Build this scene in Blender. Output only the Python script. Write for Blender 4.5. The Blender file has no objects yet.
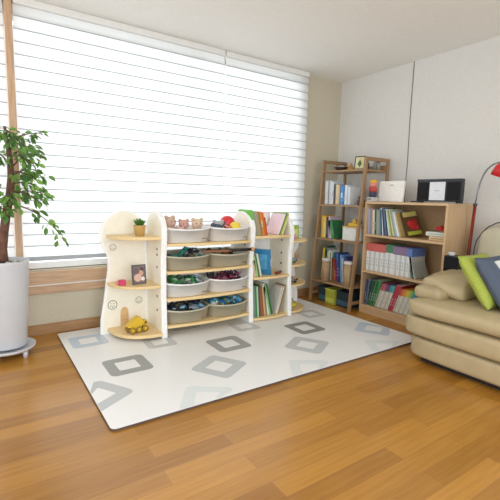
import bpy, bmesh, math, random
from mathutils import Vector, Matrix, noise
random.seed(7)
PI = math.pi
S = bpy.context.scene
C = S.collection

# ---------------------------------------------------------------- camera
cd = bpy.data.cameras.new('camera'); cam = bpy.data.objects.new('camera', cd); C.objects.link(cam)
cd.sensor_width = 36; cd.lens = 402 / 500 * 36; cd.clip_start = .02
XR = (0.8296819, -0.55772659, 0.0238537); DN = (-0.05116372, -0.11852349, -0.99163222); FW = (0.55588687, 0.82151886, -0.12687216)
cam.matrix_world = Matrix(((XR[0], -DN[0], -FW[0], 0), (XR[1], -DN[1], -FW[1], 0), (XR[2], -DN[2], -FW[2], 1.1), (0, 0, 0, 1)))
S.camera = cam

# ---------------------------------------------------------------- light
w = bpy.data.worlds.new('world'); S.world = w; w.use_nodes = True
w.node_tree.nodes['Background'].inputs[0].default_value = (.9, .96, 1, 1)
w.node_tree.nodes['Background'].inputs[1].default_value = .95


def area(name, loc, rot, sx, sy, power, color=(1, 1, 1)):
    l = bpy.data.lights.new(name, 'AREA'); l.shape = 'RECTANGLE'; l.size = sx; l.size_y = sy; l.energy = power; l.color = color
    o = bpy.data.objects.new(name, l); o.location = loc; o.rotation_euler = rot; C.objects.link(o); return o


area('daylight_outside', (1.2, 4.35, 1.5), (-PI / 2, 0, 0), 5.4, 3.0, 125, (.93, .97, 1))
area('side_fill', (-2.4, .9, 1.4), (PI / 2, 0, -PI / 2), 2.6, 1.8, 30, (.93, .97, 1))  # fill added on the open left side to brighten the right wall
area('rear_fill', (.2, -2.4, 1.25), (PI / 2, 0, 0), 3.4, 2.0, 95, (.9, .96, 1))  # unseen fill added behind the camera to lift the shelf fronts
area('ceiling_fill', (.9, .6, 2.40), (0, 0, 0), 1.0, 1.0, 9, (1, .95, .87))  # weak warm fill added under the ceiling, no fixture modelled
vs = S.view_settings
vs.view_transform = 'Standard'; vs.look = 'None'; vs.gamma = 1; vs.use_curve_mapping = False
vs.exposure = 0.0


# ---------------------------------------------------------------- materials
def lin(c):
    c = c / 255
    return c / 12.92 if c <= .04045 else ((c + .055) / 1.055) ** 2.4


def rgb(h):
    if isinstance(h, str):
        h = h.lstrip('#'); h = [int(h[i:i + 2], 16) for i in (0, 2, 4)]
    return (lin(h[0]), lin(h[1]), lin(h[2]), 1)


MATS = {}


def mat(col, rough=.55, scale=30, var=.05, bump=0, metal=0, spec=.5, stretch=None, key=None):
    k = key or (str(col), rough, scale, var, bump, metal, spec, stretch)
    if k in MATS: return MATS[k]
    m = bpy.data.materials.new('m_%d' % len(MATS)); m.use_nodes = True
    nt = m.node_tree; b = nt.nodes['Principled BSDF']
    tc = nt.nodes.new('ShaderNodeTexCoord'); mp = nt.nodes.new('ShaderNodeMapping')
    nt.links.new(tc.outputs['Object'], mp.inputs[0])
    if stretch: mp.inputs['Scale'].default_value = stretch
    n = nt.nodes.new('ShaderNodeTexNoise'); n.inputs['Scale'].default_value = scale; n.inputs['Detail'].default_value = 4
    nt.links.new(mp.outputs[0], n.inputs['Vector'])
    r = nt.nodes.new('ShaderNodeValToRGB'); c = rgb(col)
    r.color_ramp.elements[0].position = .3; r.color_ramp.elements[1].position = .7
    r.color_ramp.elements[0].color = tuple(min(1, x * (1 - var)) for x in c[:3]) + (1,)
    r.color_ramp.elements[1].color = tuple(min(1, x * (1 + var)) for x in c[:3]) + (1,)
    nt.links.new(n.outputs[0], r.inputs[0]); nt.links.new(r.outputs[0], b.inputs['Base Color'])
    b.inputs['Roughness'].default_value = rough; b.inputs['Metallic'].default_value = metal
    b.inputs['Specular IOR Level'].default_value = spec
    if bump:
        bp = nt.nodes.new('ShaderNodeBump'); bp.inputs['Strength'].default_value = bump; bp.inputs['Distance'].default_value = .01
        nt.links.new(n.outputs[0], bp.inputs['Height']); nt.links.new(bp.outputs[0], b.inputs['Normal'])
    MATS[k] = m
    return m


def wood(col, col2, axis=0, rough=.45):
    k = ('wood', col, col2, axis, rough)
    if k in MATS: return MATS[k]
    st = [14, 14, 14]; st[axis] = 1.2
    m = mat(col, rough, 5, .0, 0, key=k, stretch=tuple(st))
    nt = m.node_tree
    for n in nt.nodes:
        if n.type == 'VALTORGB':
            n.color_ramp.elements[0].color = rgb(col); n.color_ramp.elements[1].color = rgb(col2)
    return m


def floor_mat():
    m = bpy.data.materials.new('floor_planks'); m.use_nodes = True; nt = m.node_tree; b = nt.nodes['Principled BSDF']; L = nt.links.new
    tc = nt.nodes.new('ShaderNodeTexCoord')
    br = nt.nodes.new('ShaderNodeTexBrick'); L(tc.outputs['Object'], br.inputs['Vector'])
    br.offset = .37; br.squash = 1
    for k, v in (('Scale', 1), ('Mortar Size', .0012), ('Mortar Smooth', .3), ('Bias', 0), ('Brick Width', .9), ('Row Height', .095)): br.inputs[k].default_value = v
    br.inputs['Color1'].default_value = (0, 0, 0, 1); br.inputs['Color2'].default_value = (1, 1, 1, 1); br.inputs['Mortar'].default_value = (.5, .5, .5, 1)
    mp = nt.nodes.new('ShaderNodeMapping'); mp.inputs['Scale'].default_value = (1.5, 26, 1); L(tc.outputs['Object'], mp.inputs[0])
    n = nt.nodes.new('ShaderNodeTexNoise'); n.inputs['Scale'].default_value = 2.2; n.inputs['Detail'].default_value = 5; L(mp.outputs[0], n.inputs['Vector'])
    add = nt.nodes.new('ShaderNodeMath'); add.operation = 'MULTIPLY_ADD'; add.inputs[1].default_value = .45
    L(br.outputs['Color'], add.inputs[0])
    m2 = nt.nodes.new('ShaderNodeMath'); m2.operation = 'MULTIPLY'; m2.inputs[1].default_value = .6; L(n.outputs[0], m2.inputs[0]); L(m2.outputs[0], add.inputs[2])
    r = nt.nodes.new('ShaderNodeValToRGB'); r.color_ramp.elements[0].position = .12; r.color_ramp.elements[1].position = .9
    r.color_ramp.elements[0].color = rgb(FLOOR_A); r.color_ramp.elements[1].color = rgb(FLOOR_B); L(add.outputs[0], r.inputs[0])
    mx = nt.nodes.new('ShaderNodeMixRGB'); mx.inputs[2].default_value = rgb('#7a5128'); L(r.outputs[0], mx.inputs[1])
    f = nt.nodes.new('ShaderNodeMath'); f.operation = 'MULTIPLY'; f.inputs[1].default_value = .55; L(br.outputs['Fac'], f.inputs[0]); L(f.outputs[0], mx.inputs[0])
    L(mx.outputs[0], b.inputs['Base Color']); b.inputs['Roughness'].default_value = .24; b.inputs['Specular IOR Level'].default_value = .65
    return m


FLOOR_A, FLOOR_B = '#8d5c1e', '#c68f3c'


def blind_mat():
    m = bpy.data.materials.new('blind_fabric'); m.use_nodes = True; nt = m.node_tree; L = nt.links.new
    nt.nodes.remove(nt.nodes['Principled BSDF']); out = nt.nodes['Material Output']
    d = nt.nodes.new('ShaderNodeBsdfDiffuse'); t = nt.nodes.new('ShaderNodeBsdfTranslucent'); mx = nt.nodes.new('ShaderNodeMixShader')
    tc = nt.nodes.new('ShaderNodeTexCoord'); n = nt.nodes.new('ShaderNodeTexNoise'); n.inputs['Scale'].default_value = 3
    L(tc.outputs['Object'], n.inputs['Vector'])
    r = nt.nodes.new('ShaderNodeValToRGB'); r.color_ramp.elements[0].color = (.80, .82, .83, 1); r.color_ramp.elements[1].color = (.86, .87, .87, 1)
    L(n.outputs[0], r.inputs[0]); L(r.outputs[0], d.inputs[0]); L(r.outputs[0], t.inputs[0])
    mx.inputs[0].default_value = .5; L(d.outputs[0], mx.inputs[1]); L(t.outputs[0], mx.inputs[2]); L(mx.outputs[0], out.inputs[0])
    return m


def leaf_mat(a, b_):
    m = mat(a, .4, 12, .1, key='leaf' + a); nt = m.node_tree
    for n in nt.nodes:
        if n.type == 'VALTORGB': n.color_ramp.elements[0].color = rgb(a); n.color_ramp.elements[1].color = rgb(b_)
    b = nt.nodes['Principled BSDF']; t = nt.nodes.new('ShaderNodeBsdfTranslucent'); t.inputs[0].default_value = rgb('#8db54a')
    mx = nt.nodes.new('ShaderNodeMixShader'); mx.inputs[0].default_value = .3
    nt.links.new(b.outputs[0], mx.inputs[1]); nt.links.new(t.outputs[0], mx.inputs[2]); nt.links.new(mx.outputs[0], nt.nodes['Material Output'].inputs[0])
    return m


# ---------------------------------------------------------------- mesh helpers
class MB:
    def __init__(s): s.v = []; s.f = []; s.mi = []; s.mats = []; s.sm = []

    def idx(s, m):
        if m not in s.mats: s.mats.append(m)
        return s.mats.index(m)

    def add(s, vs_, fs, m, M=None, smooth=False):
        o = len(s.v)
        for p in vs_:
            p = Vector(p); s.v.append(M @ p if M else p)
        k = s.idx(m)
        for f in fs: s.f.append([i + o for i in f]); s.mi.append(k); s.sm.append(smooth)
        return s

    def box(s, a, b, m, M=None):
        x0, y0, z0 = a; x1, y1, z1 = b
        return s.add([(x0, y0, z0), (x1, y0, z0), (x1, y1, z0), (x0, y1, z0), (x0, y0, z1), (x1, y0, z1), (x1, y1, z1), (x0, y1, z1)],
                     [(0, 3, 2, 1), (4, 5, 6, 7), (0, 1, 5, 4), (1, 2, 6, 5), (2, 3, 7, 6), (3, 0, 4, 7)], m, M)

    def prism(s, pts, z0, z1, m, M=None, smooth=False):      # outline in xy, extruded in z
        n = len(pts)
        v = [(p[0], p[1], z0) for p in pts] + [(p[0], p[1], z1) for p in pts]
        s.add(v, [tuple(range(n))[::-1], tuple(range(n, 2 * n))], m, M)
        return s.add(v, [(i, (i + 1) % n, (i + 1) % n + n, i + n) for i in range(n)], m, M, smooth)

    def lathe(s, prof, m, M=None, n=24, cap=True):
        v = []; f = []
        for r, z in prof:
            for i in range(n): a = 2 * PI * i / n; v.append((r * math.cos(a), r * math.sin(a), z))
        for j in range(len(prof) - 1):
            for i in range(n): k = (i + 1) % n; f.append((j * n + i, j * n + k, (j + 1) * n + k, (j + 1) * n + i))
        if cap:
            f.append(tuple(range(n))[::-1]); f.append(tuple(range((len(prof) - 1) * n, len(prof) * n)))
        return s.add(v, f, m, M, True)

    def tube(s, pts, r, m, n=8):
        pts = [Vector(p) for p in pts]; rs = r if isinstance(r, (list, tuple)) else [r] * len(pts); v = []; f = []
        up = Vector((.13, .21, 1)).normalized()
        for i, p in enumerate(pts):
            d = (pts[min(i + 1, len(pts) - 1)] - pts[max(i - 1, 0)]).normalized()
            if abs(d.dot(up)) > .98: up = Vector((1, .1, .05)).normalized()
            a = d.cross(up).normalized(); b = d.cross(a); up = -b if b.dot(up) < 0 else b
            a = d.cross(up).normalized(); b = d.cross(a)
            for k in range(n):
                t = 2 * PI * k / n; v.append(p + (a * math.cos(t) + b * math.sin(t)) * rs[i])
        for j in range(len(pts) - 1):
            for k in range(n): q = (k + 1) % n; f.append((j * n + k, (j + 1) * n + k, (j + 1) * n + q, j * n + q))
        f.append(tuple(range(n))); f.append(tuple(range((len(pts) - 1) * n, len(pts) * n))[::-1])
        return s.add(v, f, m, None, True)

    def ball(s, c, r, m, n=14, M=None):
        if not isinstance(r, (tuple, list)): r = (r, r, r)
        v = []; f = []; h = n // 2
        for j in range(h + 1):
            th = PI * j / h
            for i in range(n):
                a = 2 * PI * i / n; v.append((c[0] + r[0] * math.sin(th) * math.cos(a), c[1] + r[1] * math.sin(th) * math.sin(a), c[2] + r[2] * math.cos(th)))
        for j in range(h):
            for i in range(n): k = (i + 1) % n; f.append((j * n + i, (j + 1) * n + i, (j + 1) * n + k, j * n + k))
        return s.add(v, f, m, M, True)

    def build(s, name, parent=None, loc=None, rot=None, bevel=0, sub=0, seg=2):
        me = bpy.data.meshes.new(name); me.from_pydata([tuple(p) for p in s.v], [], s.f)
        for m in s.mats: me.materials.append(m)
        for i, p in enumerate(me.polygons): p.material_index = s.mi[i]; p.use_smooth = s.sm[i]
        bm = bmesh.new(); bm.from_mesh(me); bmesh.ops.remove_doubles(bm, verts=bm.verts, dist=1e-6)
        bmesh.ops.recalc_face_normals(bm, faces=bm.faces); bm.to_mesh(me); bm.free()
        o = bpy.data.objects.new(name, me); C.objects.link(o)
        if parent: o.parent = parent
        if loc: o.location = loc
        if rot: o.rotation_euler = rot
        if bevel:
            b = o.modifiers.new('bevel', 'BEVEL'); b.width = bevel; b.segments = seg; b.limit_method = 'ANGLE'; b.angle_limit = .6
        if sub:
            b = o.modifiers.new('sub', 'SUBSURF'); b.levels = sub; b.render_levels = sub
        return o


def tag(o, label=None, cat=None, group=None, kind=None):
    if label: o['label'] = label
    if cat: o['category'] = cat
    if group: o['group'] = group
    if kind: o['kind'] = kind
    return o


def thing(name, label, cat, loc=(0, 0, 0), rz=0, group=None):
    o = bpy.data.objects.new(name, None); C.objects.link(o); o.location = loc; o.rotation_euler = (0, 0, rz); o.empty_display_size = .05
    return tag(o, label, cat, group)


def struct(name, mb, **k):
    return tag(mb.build(name, **k), kind='structure')


def box(name, a, b, m, parent=None, **k): return MB().box(a, b, m).build(name, parent, **k)


ROLE_T = Matrix.Translation

# ---------------------------------------------------------------- the room
WX, WY, CZ = 3.54, 3.43, 2.44
m_wall = mat('#dcdad6', .8, 60, .03, .15)
m_wall_shaded = mat('#c6bda8', .8, 60, .03, .15)  # same wallpaper, coloured browner and darker to carry its warm dim light
m_ceil = mat('#efeeea', .85, 40, .02)
m_base = wood('#977048', '#b38c62', 0)
m_basey = wood('#977048', '#b38c62', 1)
m_frame = wood('#b89474', '#d0ae8c', 0)
m_framez = wood('#b89474', '#d0ae8c', 2)
m_white = mat('#e9e9e6', .35, 20, .02)
struct('floor', MB().box((-2.5, -2.5, -.1), (WX, WY + .6, 0), floor_mat()))
struct('ceiling', MB().box((-2.5, -2.5, CZ), (WX + .1, WY + .25, CZ + .1), m_ceil))
struct('wall_right', MB().box((WX, -2.5, 0), (WX + .1, WY + .2, CZ), m_wall))
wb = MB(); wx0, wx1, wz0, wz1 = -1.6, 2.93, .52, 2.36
wb.box((-2.5, WY, 0), (WX, WY + .2, wz0 - .005), m_wall_shaded); wb.box((-2.5, WY, wz1), (WX, WY + .2, CZ), m_wall_shaded)
wb.box((wx1, WY, wz0 - .005), (WX, WY + .2, wz1), m_wall_shaded); wb.box((-2.5, WY, wz0 - .005), (wx0, WY + .2, wz1), m_wall_shaded)
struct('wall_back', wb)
struct('baseboard_back', MB().box((-2.5, WY - .015, 0), (WX, WY, .085), m_base), bevel=.003)
struct('baseboard_right', MB().box((WX - .015, -2.5, 0), (WX, WY - .015, .085), m_basey), bevel=.003)
t = MB(); t.box((-2.5, WY - .035, .405), (2.97, WY, .505), m_frame)
struct('trim_1', t, bevel=.004)
t = MB(); t.box((-2.5, WY - .022, .33), (2.97, WY, .395), m_frame)
struct('trim_2', t, bevel=.004)
t = MB(); t.box((-2.5, WY - .028, .395), (2.97, WY, .405), m_white)
struct('trim_3', t)
t = MB(); t.box((.212, WY - .09, .505), (.258, WY - .0, CZ), m_framez)
struct('trim_4', t, bevel=.004)
# window: pale frame, sashes and glass
win = bpy.data.objects.new('window_1', None); C.objects.link(win); tag(win, kind='structure')
f = MB()
for a, b in (((wx0, WY + .04, wz0), (wx1, WY + .12, wz0 + .05)), ((wx0, WY + .04, wz1 - .05), (wx1, WY + .12, wz1))): f.box(a, b, m_white)
for x in (wx0, .2, 1.6, wx1 - .05): f.box((x, WY + .04, wz0 + .05), (x + .05, WY + .12, wz1 - .05), m_white)
f.build('window_frame', win, bevel=.004)
mg = bpy.data.materials.new('glass'); mg.use_nodes = True; nt = mg.node_tree; nt.nodes.remove(nt.nodes['Principled BSDF'])
gt = nt.nodes.new('ShaderNodeBsdfTransparent'); gg = nt.nodes.new('ShaderNodeBsdfGlossy'); gg.inputs['Roughness'].default_value = .03
gm = nt.nodes.new('ShaderNodeMixShader'); gm.inputs[0].default_value = .06
nt.links.new(gt.outputs[0], gm.inputs[1]); nt.links.new(gg.outputs[0], gm.inputs[2]); nt.links.new(gm.outputs[0], nt.nodes['Material Output'].inputs[0])
for x0, x1 in ((wx0 + .05, .2), (.25, 1.6), (1.65, wx1 - .05)): box('glass_pane', (x0, WY + .075, wz0 + .05), (x1, WY + .08, wz1 - .05), mg, win)

# ---------------------------------------------------------------- blinds
MBL = blind_mat(); m_overlap_shade = mat('#adb4b9', .8); m_rail = mat('#a9adb2', .4, 20, .03)


def blind(x0, x1, z0, label, dy):
    o = thing('window_blind', label, 'blind', ((x0 + x1) / 2, WY - .045 + dy, z0))
    hw = (x1 - x0) / 2; s = MB(); z = .028; pitch = .0845; top = CZ - z0 - .05
    while z < top:
        z2 = min(z + pitch + .009, top + .01)
        pts = [(.010, z), (.014, z + .03), (.010, z + .06), (-.003, z2)]
        v = []; fs = []
        for (yy, zz) in pts: v += [(-hw, -yy, zz), (hw, -yy, zz)]
        for i in range(3): fs.append((2 * i, 2 * i + 1, 2 * i + 3, 2 * i + 2))
        s.add(v, fs, MBL, None, True); z += pitch
    s.build('slat_fabric', o)
    hm_ = MB()  # grey strips paint the shade line where backlit slats overlap
    for q in range(int((top - .028) / pitch) + 1): hm_.box((-hw, -.0155, .028 + q * pitch - .002), (hw, -.0125, .028 + q * pitch + .0045), m_overlap_shade)
    tag(hm_.build('slat_overlap_shade', o), kind='stuff')
    box('bottom_rail', (-hw, -.016, 0), (hw, .012, .028), m_rail, o, bevel=.004)
    box('head_rail', (-hw, -.03, top), (hw, .035, top + .05), m_white, o, bevel=.005)
    return o


blind(.266, 1.950, .595, 'wide white slatted window blind behind the toy shelves, with grey bottom rail', 0)
blind(1.966, 2.985, .595, 'white slatted window blind at the right, nearest the room corner', .004)
blind(-1.5, .206, .595, 'white slatted window blind left of the wooden post, behind the potted tree', 0)

# ---------------------------------------------------------------- play mat
m_mat = mat('#f0f1f1', .33, 90, .015, .03); m_matedge = mat('#5a4a42', .8)
MZ = .015


def rrect(x0, y0, x1, y1, r, n=5, rot=0, c=None):
    cx, cy = c or ((x0 + x1) / 2, (y0 + y1) / 2); out = []
    for (px, py, a0) in ((x1 - r, y1 - r, 0), (x0 + r, y1 - r, PI / 2), (x0 + r, y0 + r, PI), (x1 - r, y0 + r, 1.5 * PI)):
        for i in range(n + 1):
            a = a0 + PI / 2 * i / n; x = px + r * math.cos(a) - cx; y = py + r * math.sin(a) - cy
            out.append((cx + x * math.cos(rot) - y * math.sin(rot), cy + x * math.sin(rot) + y * math.cos(rot)))
    return out


def ring(mb, cx, cy, s, rot, m, hole=.45, clip=None):
    a = rrect(-s / 2, -s / 2, s / 2, s / 2, s * .14, 5, rot, (0, 0)); b = rrect(-s / 2 * hole, -s / 2 * hole, s / 2 * hole, s / 2 * hole, s * .04, 5, rot, (0, 0))
    n = len(a); v = [(cx + p[0], cy + p[1], MZ + .0004) for p in a] + [(cx + p[0], cy + p[1], MZ + .0004) for p in b]
    if clip: v = [(max(clip[0], min(clip[2], p[0])), max(clip[1], min(clip[3], p[1])), p[2]) for p in v]
    mb.add(v, [(i, (i + 1) % n, (i + 1) % n + n, i + n) for i in range(n)], m)


pm = MB(); mx0, my0, mx1, my1 = .462, 1.80, 2.905, 3.352
pm.prism(rrect(mx0, my0, mx1, my1, .03), .0005, MZ - .003, m_matedge); pm.prism(rrect(mx0 + .001, my0 + .001, mx1 - .001, my1 - .001, .03), MZ - .003, MZ, m_mat)
g1 = mat('#a0a3a3', .5, 90, .03); g2 = mat('#c3c7c9', .5, 90, .03); g3 = mat('#cbcdcf', .5, 90, .03); g4 = mat('#dfe5e6', .5, 90, .03); g5 = mat('#c3cfdc', .5, 90, .03)
cl = (mx0 + .003, my0 + .003, mx1 - .003, my1 - .003)
for k in range(4):
    X = .75 + .76 * k
    if k < 3:
        ring(pm, X, 2.49, .27, 0, (g1, g1, mat('#8f9290', .5, 90, .03))[k], .5)
        ring(pm, X - .115 + .0, 3.07, .25, 0, g5 if k == 0 else g3, .5)
        ring(pm, X + .33, 2.78, .22, -.06, g3, .5)
        ring(pm, X + .235, 1.835, .27, -.58, g4, .5, cl)
    ring(pm, X - .26, 2.17, .28, .54, g2 if k < 3 else g5, .48, cl)
tag(pm.build('play_mat'), 'large white play mat printed with grey square rings on the wooden floor', 'mat')

# ---------------------------------------------------------------- toy shelving (four joined units)
m_pan = mat('#f6f1e2', .4, 15, .03); m_panedge = mat('#fafaf8', .35); m_birch = wood('#e6c48a', '#f0d6a4', 0); m_birch2 = wood('#cfa877', '#dfbd8b', 0)
m_dot = mat('#4b555c', .5); m_ink = mat('#6d6a66', .6)


def panel_outline(d, h, head=.165, waist=.02):
    # side panel outline, (depth, height), front at 0: round head, slight waist, wide foot
    pts = []
    hz = h - head
    for i in range(17):
        a = PI * i / 16; pts.append((d / 2 + (d / 2) * math.cos(a) * 1.0, hz + head * math.sin(a)))
    pts += [(0.004, hz - .08), (waist, hz - .2), (waist, .32), (.006, .14), (0, 0), (d, 0), (d, .3), (d - .005, hz - .1)]
    return pts


def panel(x, y0, d, h, name, parent, holes=True, th=.044):
    M = Matrix(((0, 0, 1, x), (1, 0, 0, y0), (0, 1, 0, MZ), (0, 0, 0, 1)))
    p = panel_outline(d, h); mb = MB(); mb.prism(p, -th / 2, th / 2, m_panedge, M)
    q = [(d / 2 + (a - d / 2) * .93, .012 + b * .975) for a, b in p]
    mb.prism(q, -th / 2 - .001, th / 2 + .001, m_pan, M)
    o = mb.build(name, parent, bevel=.006, seg=3)
    return o


def holes(parent, x, pts, r=.012):
    for (y, z) in pts:
        M = ROLE_T((x, y, z)) @ Matrix.Rotation(PI / 2, 4, 'Y')
        MB().lathe([(r, -.002), (r, .002)], m_dot, M, 12).build('bolt_cap', parent)


def sticker(mb, M, r):   # plain round smiling-moon line drawing
    n = 28; v = []; fs = []
    for i in range(n):
        a = 2 * PI * i / n; v += [(r * math.cos(a), r * math.sin(a), 0), (r * .88 * math.cos(a), r * .88 * math.sin(a), 0)]
    for i in range(n): k = (i + 1) % n; fs.append((2 * i, 2 * k, 2 * k + 1, 2 * i + 1))
    mb.add(v, fs, m_dot, M)
    for (x, y, s) in ((-.35, .3, .12), (.3, .25, .14), (-.1, -.05, .1), (.35, -.3, .16), (-.4, -.25, .15), (.05, .55, .09), (0, -.5, .18)):
        mb.add([(r * (x + s * math.cos(2 * PI * i / 8)), r * (y + s * .6 * math.sin(2 * PI * i / 8)), 0) for i in range(8)], [tuple(range(8))], m_dot, M)


# back board of the corner units: round head, waist, wide foot
def back_outline(w, h, flip=1):
    pts = []
    R = w * .5
    for i in range(25):
        a = -.35 + (PI + .7) * i / 24
        pts.append((w * .5 + R * 1.02 * math.cos(a), h - .2 + .2 * math.sin(a)))
    pts += [(.055, h * .62), (.05, h * .52), (.02, h * .3), (-.01, .12), (-.015, 0), (w, 0), (w, h * .6)]
    return pts


def quarter(cx, cy, rx, ry, side=-1, n=14):
    # quarter-round board: square corner at (cx,cy) towards the unit, rounding to the front outside
    pts = [(cx, cy)]
    for i in range(n + 1):
        a = PI / 2 * i / n; pts.append((cx + side * rx * math.sin(a) ** .8 if a > 0 else cx, cy - ry * math.cos(a) ** .8 if i < n else cy))
    return pts


BY = 3.15
cl_ = thing('corner_shelf', 'rounded corner shelf with potted plant on top, left end of the toy shelving', 'shelf', (.93, 3.0, MZ))


def W(mb, name, parent, **k):     # build in world numbers under an unrotated Empty
    o = mb.build(name, parent, **k); o.location = -parent.location; return o


M_xz = lambda x, y: Matrix(((1, 0, 0, x), (0, 0, -1, y), (0, 1, 0, MZ), (0, 0, 0, 1)))
mb = MB(); ol = back_outline(.365, .975); mb.prism(ol, -.012, .012, m_panedge, M_xz(.758, BY + .012))
q = [(.1825 + (a - .1825) * .90, .01 + b * .975) for a, b in ol]; mb.prism(q, -.013, .013, m_pan, M_xz(.758, BY + .012))
W(mb, 'back_board', cl_, bevel=.003)
for z, th in ((.065, .025), (.43, .02), (.80, .024)):
    W(MB().prism(quarter(1.122, BY - .003, .325, .30 if z > .1 else .335), z - th, z, m_birch), 'shelf_board', cl_, bevel=.004)
for sx_, sz_, sr_ in ((.838, .245, .037), (.85, .70, .026), (1.05, .26, .028)):
    mk = MB(); sticker(mk, Matrix(((1, 0, 0, sx_), (0, 0, -1, BY - .0025), (0, 1, 0, sz_), (0, 0, 0, 1))), sr_); W(mk, 'sticker', cl_)
hm = MB(); hm.prism([(-.032, 0), (.032, 0), (.032, .1)] + [(.032 * math.cos(a), .1 + .05 * math.sin(a)) for a in [PI * i / 10 for i in range(1, 10)]] + [(-.032, .1)], 0, .003, m_birch2, Matrix(((1, 0, 0, .93), (0, 0, -1, BY - .0005), (0, 1, 0, .068), (0, 0, 0, 1))))
W(hm, 'arched_cutout', cl_)

# bin rack
br = thing('bin_rack', 'white toy rack with arched sides and birch tiers holding eight bins', 'shelf', (1.52, 3.0, MZ))
for x in (1.145, 1.95):
    o = panel(x, 2.83, BY + .03 - 2.83, .975, 'side_panel', br); o.location = -br.location
for z in (.746, .532, .32, .108):
    pts = [(1.168, BY)] + [(1.168 + .759 * i / 16, 2.832 - .03 * math.sin(PI * i / 16)) for i in range(17)] + [(1.927, BY)]
    W(MB().prism(pts, z - .022, z, m_birch), 'tier_board', br, bevel=.003)
for x in (1.145, 1.95):
    for z in (.70, .655, .56, .4, .33, .22): 
        M = ROLE_T((x - .0235, 2.93, z)) @ Matrix.Rotation(PI / 2, 4, 'Y')
        W(MB().lathe([(.010, -.0015), (.010, .0015)], m_dot, M, 10), 'bolt_cap', br)

# book rack
kr = thing('book_rack', 'white arched toy rack section with three shelves of leaning picture books', 'shelf', (2.18, 3.0, MZ))
o = panel(2.385, 2.83, BY + .03 - 2.83, .95, 'side_panel', kr); o.location = -kr.location
for z in (.78, .415, .045):
    pts = [(1.973, BY)] + [(1.973 + .389 * i / 12, 2.832 - .02 * math.sin(PI * i / 12)) for i in range(13)] + [(2.362, BY)]
    W(MB().prism(pts, z - .022, z, m_birch), 'shelf_board', kr, bevel=.003)
W(MB().box((1.973, BY, .022), (2.362, BY + .012, .74), m_panedge), 'back_board', kr)
for z in (.72, .6, .5):
    M = ROLE_T((2.385 - .0235, 2.96, z)) @ Matrix.Rotation(PI / 2, 4, 'Y'); W(MB().lathe([(.010, -.0015), (.010, .0015)], m_dot, M, 10), 'bolt_cap', kr)

cr_ = thing('corner_shelf', 'rounded corner shelf with toys at the right end of the toy shelving', 'shelf', (2.6, 3.0, MZ))
mb = MB(); ol = [(.33 - a, b) for a, b in back_outline(.33, .86)]; mb.prism(ol, -.012, .012, m_panedge, M_xz(2.408, BY + .012)); W(mb, 'back_board', cr_, bevel=.003)
for z, th in ((.045, .022), (.30, .018), (.49, .018), (.72, .02)):
    W(MB().prism(quarter(2.408, BY - .003, .31, .30, 1), z - th, z, m_birch), 'shelf_board', cr_, bevel=.004)

# ---------------------------------------------------------------- bins
m_bw = mat('#f5f6f7', .35, 20, .02); m_bg = mat('#c3bda8', .4, 20, .03); m_mark = mat('#77736c', .6)


def bin_outline(w, d, bow, n=12):
    r = .035; pts = []
    for (cx, cy, a0) in ((w / 2 - r, d - r, 0), (-w / 2 + r, d - r, PI / 2)):
        for i in range(5): a = a0 + PI / 2 * i / 4; pts.append((cx + r * math.cos(a), cy + r * math.sin(a)))
    for i in range(n + 1):
        u = -1 + 2 * i / n; x = u * w / 2; s = 1 - abs(u) ** 3
        pts.append((x, -bow * s * (1 - .25 * u * u) + .04 * (1 - s) * .5))
    return pts


def make_bin(m, top):
    o = thing('storage_bin', 'x', 'bin'); h = .118; a = bin_outline(.372, .30, .045); b = bin_outline(.345, .28, .03); n = len(a)
    b = [(x, y + .012) for x, y in b]; mb = MB(); rings = []
    cx, cy = 0, .13
    sc = lambda p, k, z: [(cx + (x - cx) * k, cy + (y - cy) * k, z) for x, y in p]
    dip = lambda p, k, z: [(cx + (x - cx) * k, cy + (y - cy) * k, z - (.012 * (1 - (x / .19) ** 2) if y < .02 else 0)) for x, y in p]
    R = [sc(b, .9, 0), sc(b, .98, .004), sc(a, .985, h * .9), dip(a, 1.03, h * .9), dip(a, 1.04, h), dip(a, 1.0, h + .002), dip(a, .965, h * .97), sc(b, .95, .008), sc(b, .85, .006)]
    v = [p for r_ in R for p in r_]; fs = []
    for j in range(len(R) - 1):
        for i in range(n): k = (i + 1) % n; fs.append((j * n + i, j * n + k, (j + 1) * n + k, (j + 1) * n + i))
    mb.add(v, fs, m, None, True); mb.add(v, [tuple(range(n)), tuple(range((len(R) - 1) * n, len(R) * n))], m)
    mb.build('tub', o)
    g = MB()
    for k in range(5): g.box((.085 + k * .011, -.042 + k * .002, .03), (.092 + k * .011, -.038 + k * .002, .034 + .004 * (k % 2)), m_mark)
    g.build('maker_mark', o)
    return o


def copy_thing(src, loc, label, group=None, rz=None):
    r = src.copy(); C.objects.link(r); r.location = loc; r['label'] = label
    if rz is not None: r.rotation_euler = (0, 0, rz)
    if group: r['group'] = group
    for ch in src.children:
        c = ch.copy(); C.objects.link(c); c.parent = r
        for g_ in ch.children:
            d_ = g_.copy(); C.objects.link(d_); d_.parent = c
    return r


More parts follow.
